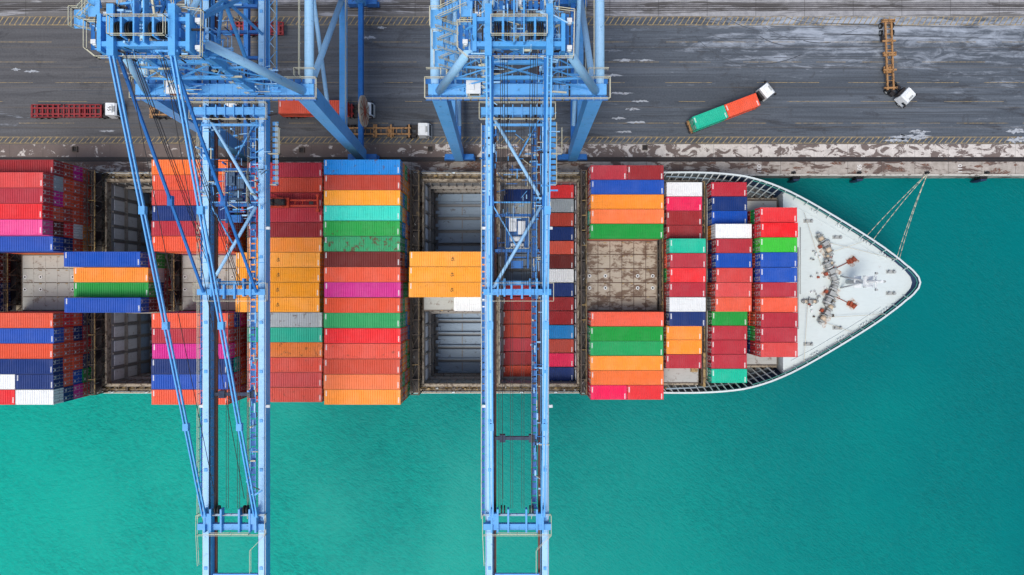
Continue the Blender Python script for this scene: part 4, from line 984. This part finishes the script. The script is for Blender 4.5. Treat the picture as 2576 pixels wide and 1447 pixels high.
# ---------------------------------------------------------------- trucks
wg=MB(); wg.tube((0,-0.15,0),(0,0.15,0),0.52,20)
WHE=wg.mesh('tyre',[BLACK])
wg=MB(); wg.tube((0,-0.16,0),(0,0.16,0),0.27,14); RIM=wg.mesh('rim',[GREYM])
def wheel(x,y,parent):
    o=add_mesh(WHE,'wheel',(x,y,0.52),parent=parent); add_mesh(RIM,'rim',(0,0,0),parent=o)
def trailer(parent,mat,L=13.0,dense=False):
    g=MB()
    for y in (-0.55,0.55): g.box(0,L,y-0.14,y+0.14,1.0,1.35,0)
    ks=(0.1,0.34,3.9,6.1,6.5,9.2,L-0.5) if not dense else tuple(0.1+i*(L-0.4)/13 for i in range(14))
    for x in ks: g.box(x,x+0.3,-1.2,1.2,1.05,1.38,0)
    for i in range(12): x=0.8+i*(L-1.6)/12; g.box(x,x+0.1,-0.4,0.4,1.1,1.25,0)
    for x in (0.15,6.1,6.5,L-0.35):
        for y in (-1.15,1.0): g.box(x,x+0.2,y,y+0.15,1.38,1.55,0)
    if dense: 
        for y in (-1.2,1.06): g.box(0.3,L*0.44,y,y+0.14,1.1,1.5,0); g.box(L*0.5,L-0.3,y,y+0.14,1.1,1.5,0)
    g.box(min(8.6,L-1.6),min(9.8,L-0.5),-0.9,0.9,0.6,0.9,0)
    g.obj('trailer_frame',[mat],parent)
    g=MB(); g.box(-0.08,0,-1.1,1.1,0.6,0.9); q=min(9.0,L-1.2); g.box(q,q+0.15,-0.9,-0.75,0.1,1.0); g.box(q,q+0.15,0.75,0.9,0.1,1.0); g.box(3.0,4.0,-1.2,-0.75,0.6,1.0); g.obj('bumper',[DARK],parent)
    for x in (1.0,2.3,3.5)[:2 if not dense else 3]:
        for y in (-1.05,1.05): wheel(x,y,parent)
def cabunit(parent,loc,yaw,num=None):
    e=empty('tractor_unit',loc,(0,0,yaw),parent=parent)
    g=MB(); 
    for y in (-0.42,0.42): g.box(-4.0,0.0,y-0.1,y+0.1,0.75,1.0)
    g.box(-2.6,-1.8,-1.15,-0.6,0.5,1.1); g.box(-2.6,-1.8,0.6,1.15,0.5,1.1); g.box(-3.6,-2.8,-0.5,0.5,1.0,1.15); g.box(-1.7,-1.3,-0.9,0.9,1.0,2.3); g.obj('chassis',[DARK],e)
    g=MB(); w_=1.22
    prof=[(-1.2,0.7),(0.95,0.7),(1.0,1.5),(0.75,2.55),(0.45,2.85),(-0.9,2.95),(-1.2,2.8)]
    k=len(prof); vs=[]
    for i,(x,z) in enumerate(prof):
        ww=w_ if z<2 else w_-0.12
        vs+=[(x,-ww,z),(x,ww,z)]
    fs=[(2*i,2*i+1,2*((i+1)%k)+1,2*((i+1)%k)) for i in range(k)]; fs.append(tuple(2*i for i in range(k))); fs.append(tuple(2*i+1 for i in reversed(range(k))))
    g.add(vs,fs,0); g.box(-0.7,0.1,-0.75,0.75,2.93,3.08,0); g.box(0.2,0.5,-0.5,0.5,2.88,2.96,1); g.box(0.98,1.12,-1.15,1.15,0.4,0.8,1)
    g.obj('cab',[CABW,GREYM],e)
    g=MB(); g.add([(1.012,-1.05,1.55),(1.012,1.05,1.55),(0.775,0.98,2.5),(0.775,-0.98,2.5)],[(0,1,2,3)],0); g.box(0.1,0.75,-1.235,-1.222,1.5,2.2); g.box(0.1,0.75,1.222,1.235,1.5,2.2); g.obj('windscreen',[GLASS],e)
    for y in (-1.6,1.3):
        g=MB(); g.box(0.75,0.95,y,y+0.3,1.5,2.2); g.beam((0.85,y+0.15,1.9),(0.75,math.copysign(1.2,y),1.9),0.05,0.05); g.obj('mirror',[DARK],e)
    for x in (0.1,-3.1):
        for y in (-1.05,1.05): wheel(x,y,e)
    if num: 
        add_mesh(text_mesh(num,0.95,'lettering',BLACKTXT),'lettering',(-0.35,0,3.085),(0,0,math.radians(-90)),parent=e)
    return e
def truck(rx,ry,yaw,mat,label,cabyaw=0,num=None,dense=False,L=13.0,group=True):
    T=empty('container_truck',(rx,ry,0.02),(0,0,yaw),label=label,category='truck')
    T['group']='port trucks on the quay road'
    trailer(T,mat,L,dense)
    kp=Vector((L-0.9,0)); d=Vector((math.cos(cabyaw),math.sin(cabyaw)))*3.6
    cabunit(T,(kp.x+d.x,kp.y+d.y,0),cabyaw,num)
    return T
truck(-88.1,32.3,0,TRR,'white cab truck pulling empty dark red flatbed trailer',num='95',dense=True)
truck(-66.4,32.2,0,TRB,'white cab truck with empty rusty brown skeletal trailer under crane')
truck(-42.0,32.4,0,TRR,'white cab truck loaded with long orange red container')
put_container(-35.8,32.4,1.42,L40,'os',0,True,'sitting on a truck trailer',group=None)
truck(-31.5,28.65,0,TRB,'white cab truck pulling empty rusty brown skeletal trailer beside crane leg')
y5=math.radians(20.8)
truck(32.3,29.3,y5,TRB,'turning white cab truck carrying green and orange containers',cabyaw=math.radians(18))
for d,c in ((0.45+L20/2,'tg'),(0.45+L20*1.5+0.08,'os')):
    put_container(32.3+d*math.cos(y5),29.3+d*math.sin(y5),1.42,L20,c,y5,True,'sitting on a turning truck trailer',group=None)
truck(68.9,49.2,math.radians(-88),TRB,'turning white cab truck with empty rusty brown skeletal trailer',cabyaw=math.radians(44))
T=empty('parked_trailer',(-51.6,47.4,0.02),label='empty rusty red container trailer parked without a tractor unit',category='trailer'); trailer(T,TRR,9.8,True)

def rope(p,q,sag):
    cu=MB(); p=Vector(p);q=Vector(q); pts=[]
    for i in range(13):
        t=i/12; c=p.lerp(q,t); c.z-=sag*4*t*(1-t); pts.append(c)
    for a,b2 in zip(pts,pts[1:]): cu.tube(a,b2,0.06,6)
    cu.obj('mooring_rope',[ROPE],label='thin cream mooring rope from ship bow to quay bollard',category='rope',group='mooring ropes at the bow')
bp_=((2330-1288)/13.6,21.1,0.5)
for q in ((60.7,YC+8.0,9.8),(61.8,YC+7.3,9.8),(65.9,YC+4.4,9.8),(66.3,YC+4.1,9.8)): rope(bp_,q,0.5)
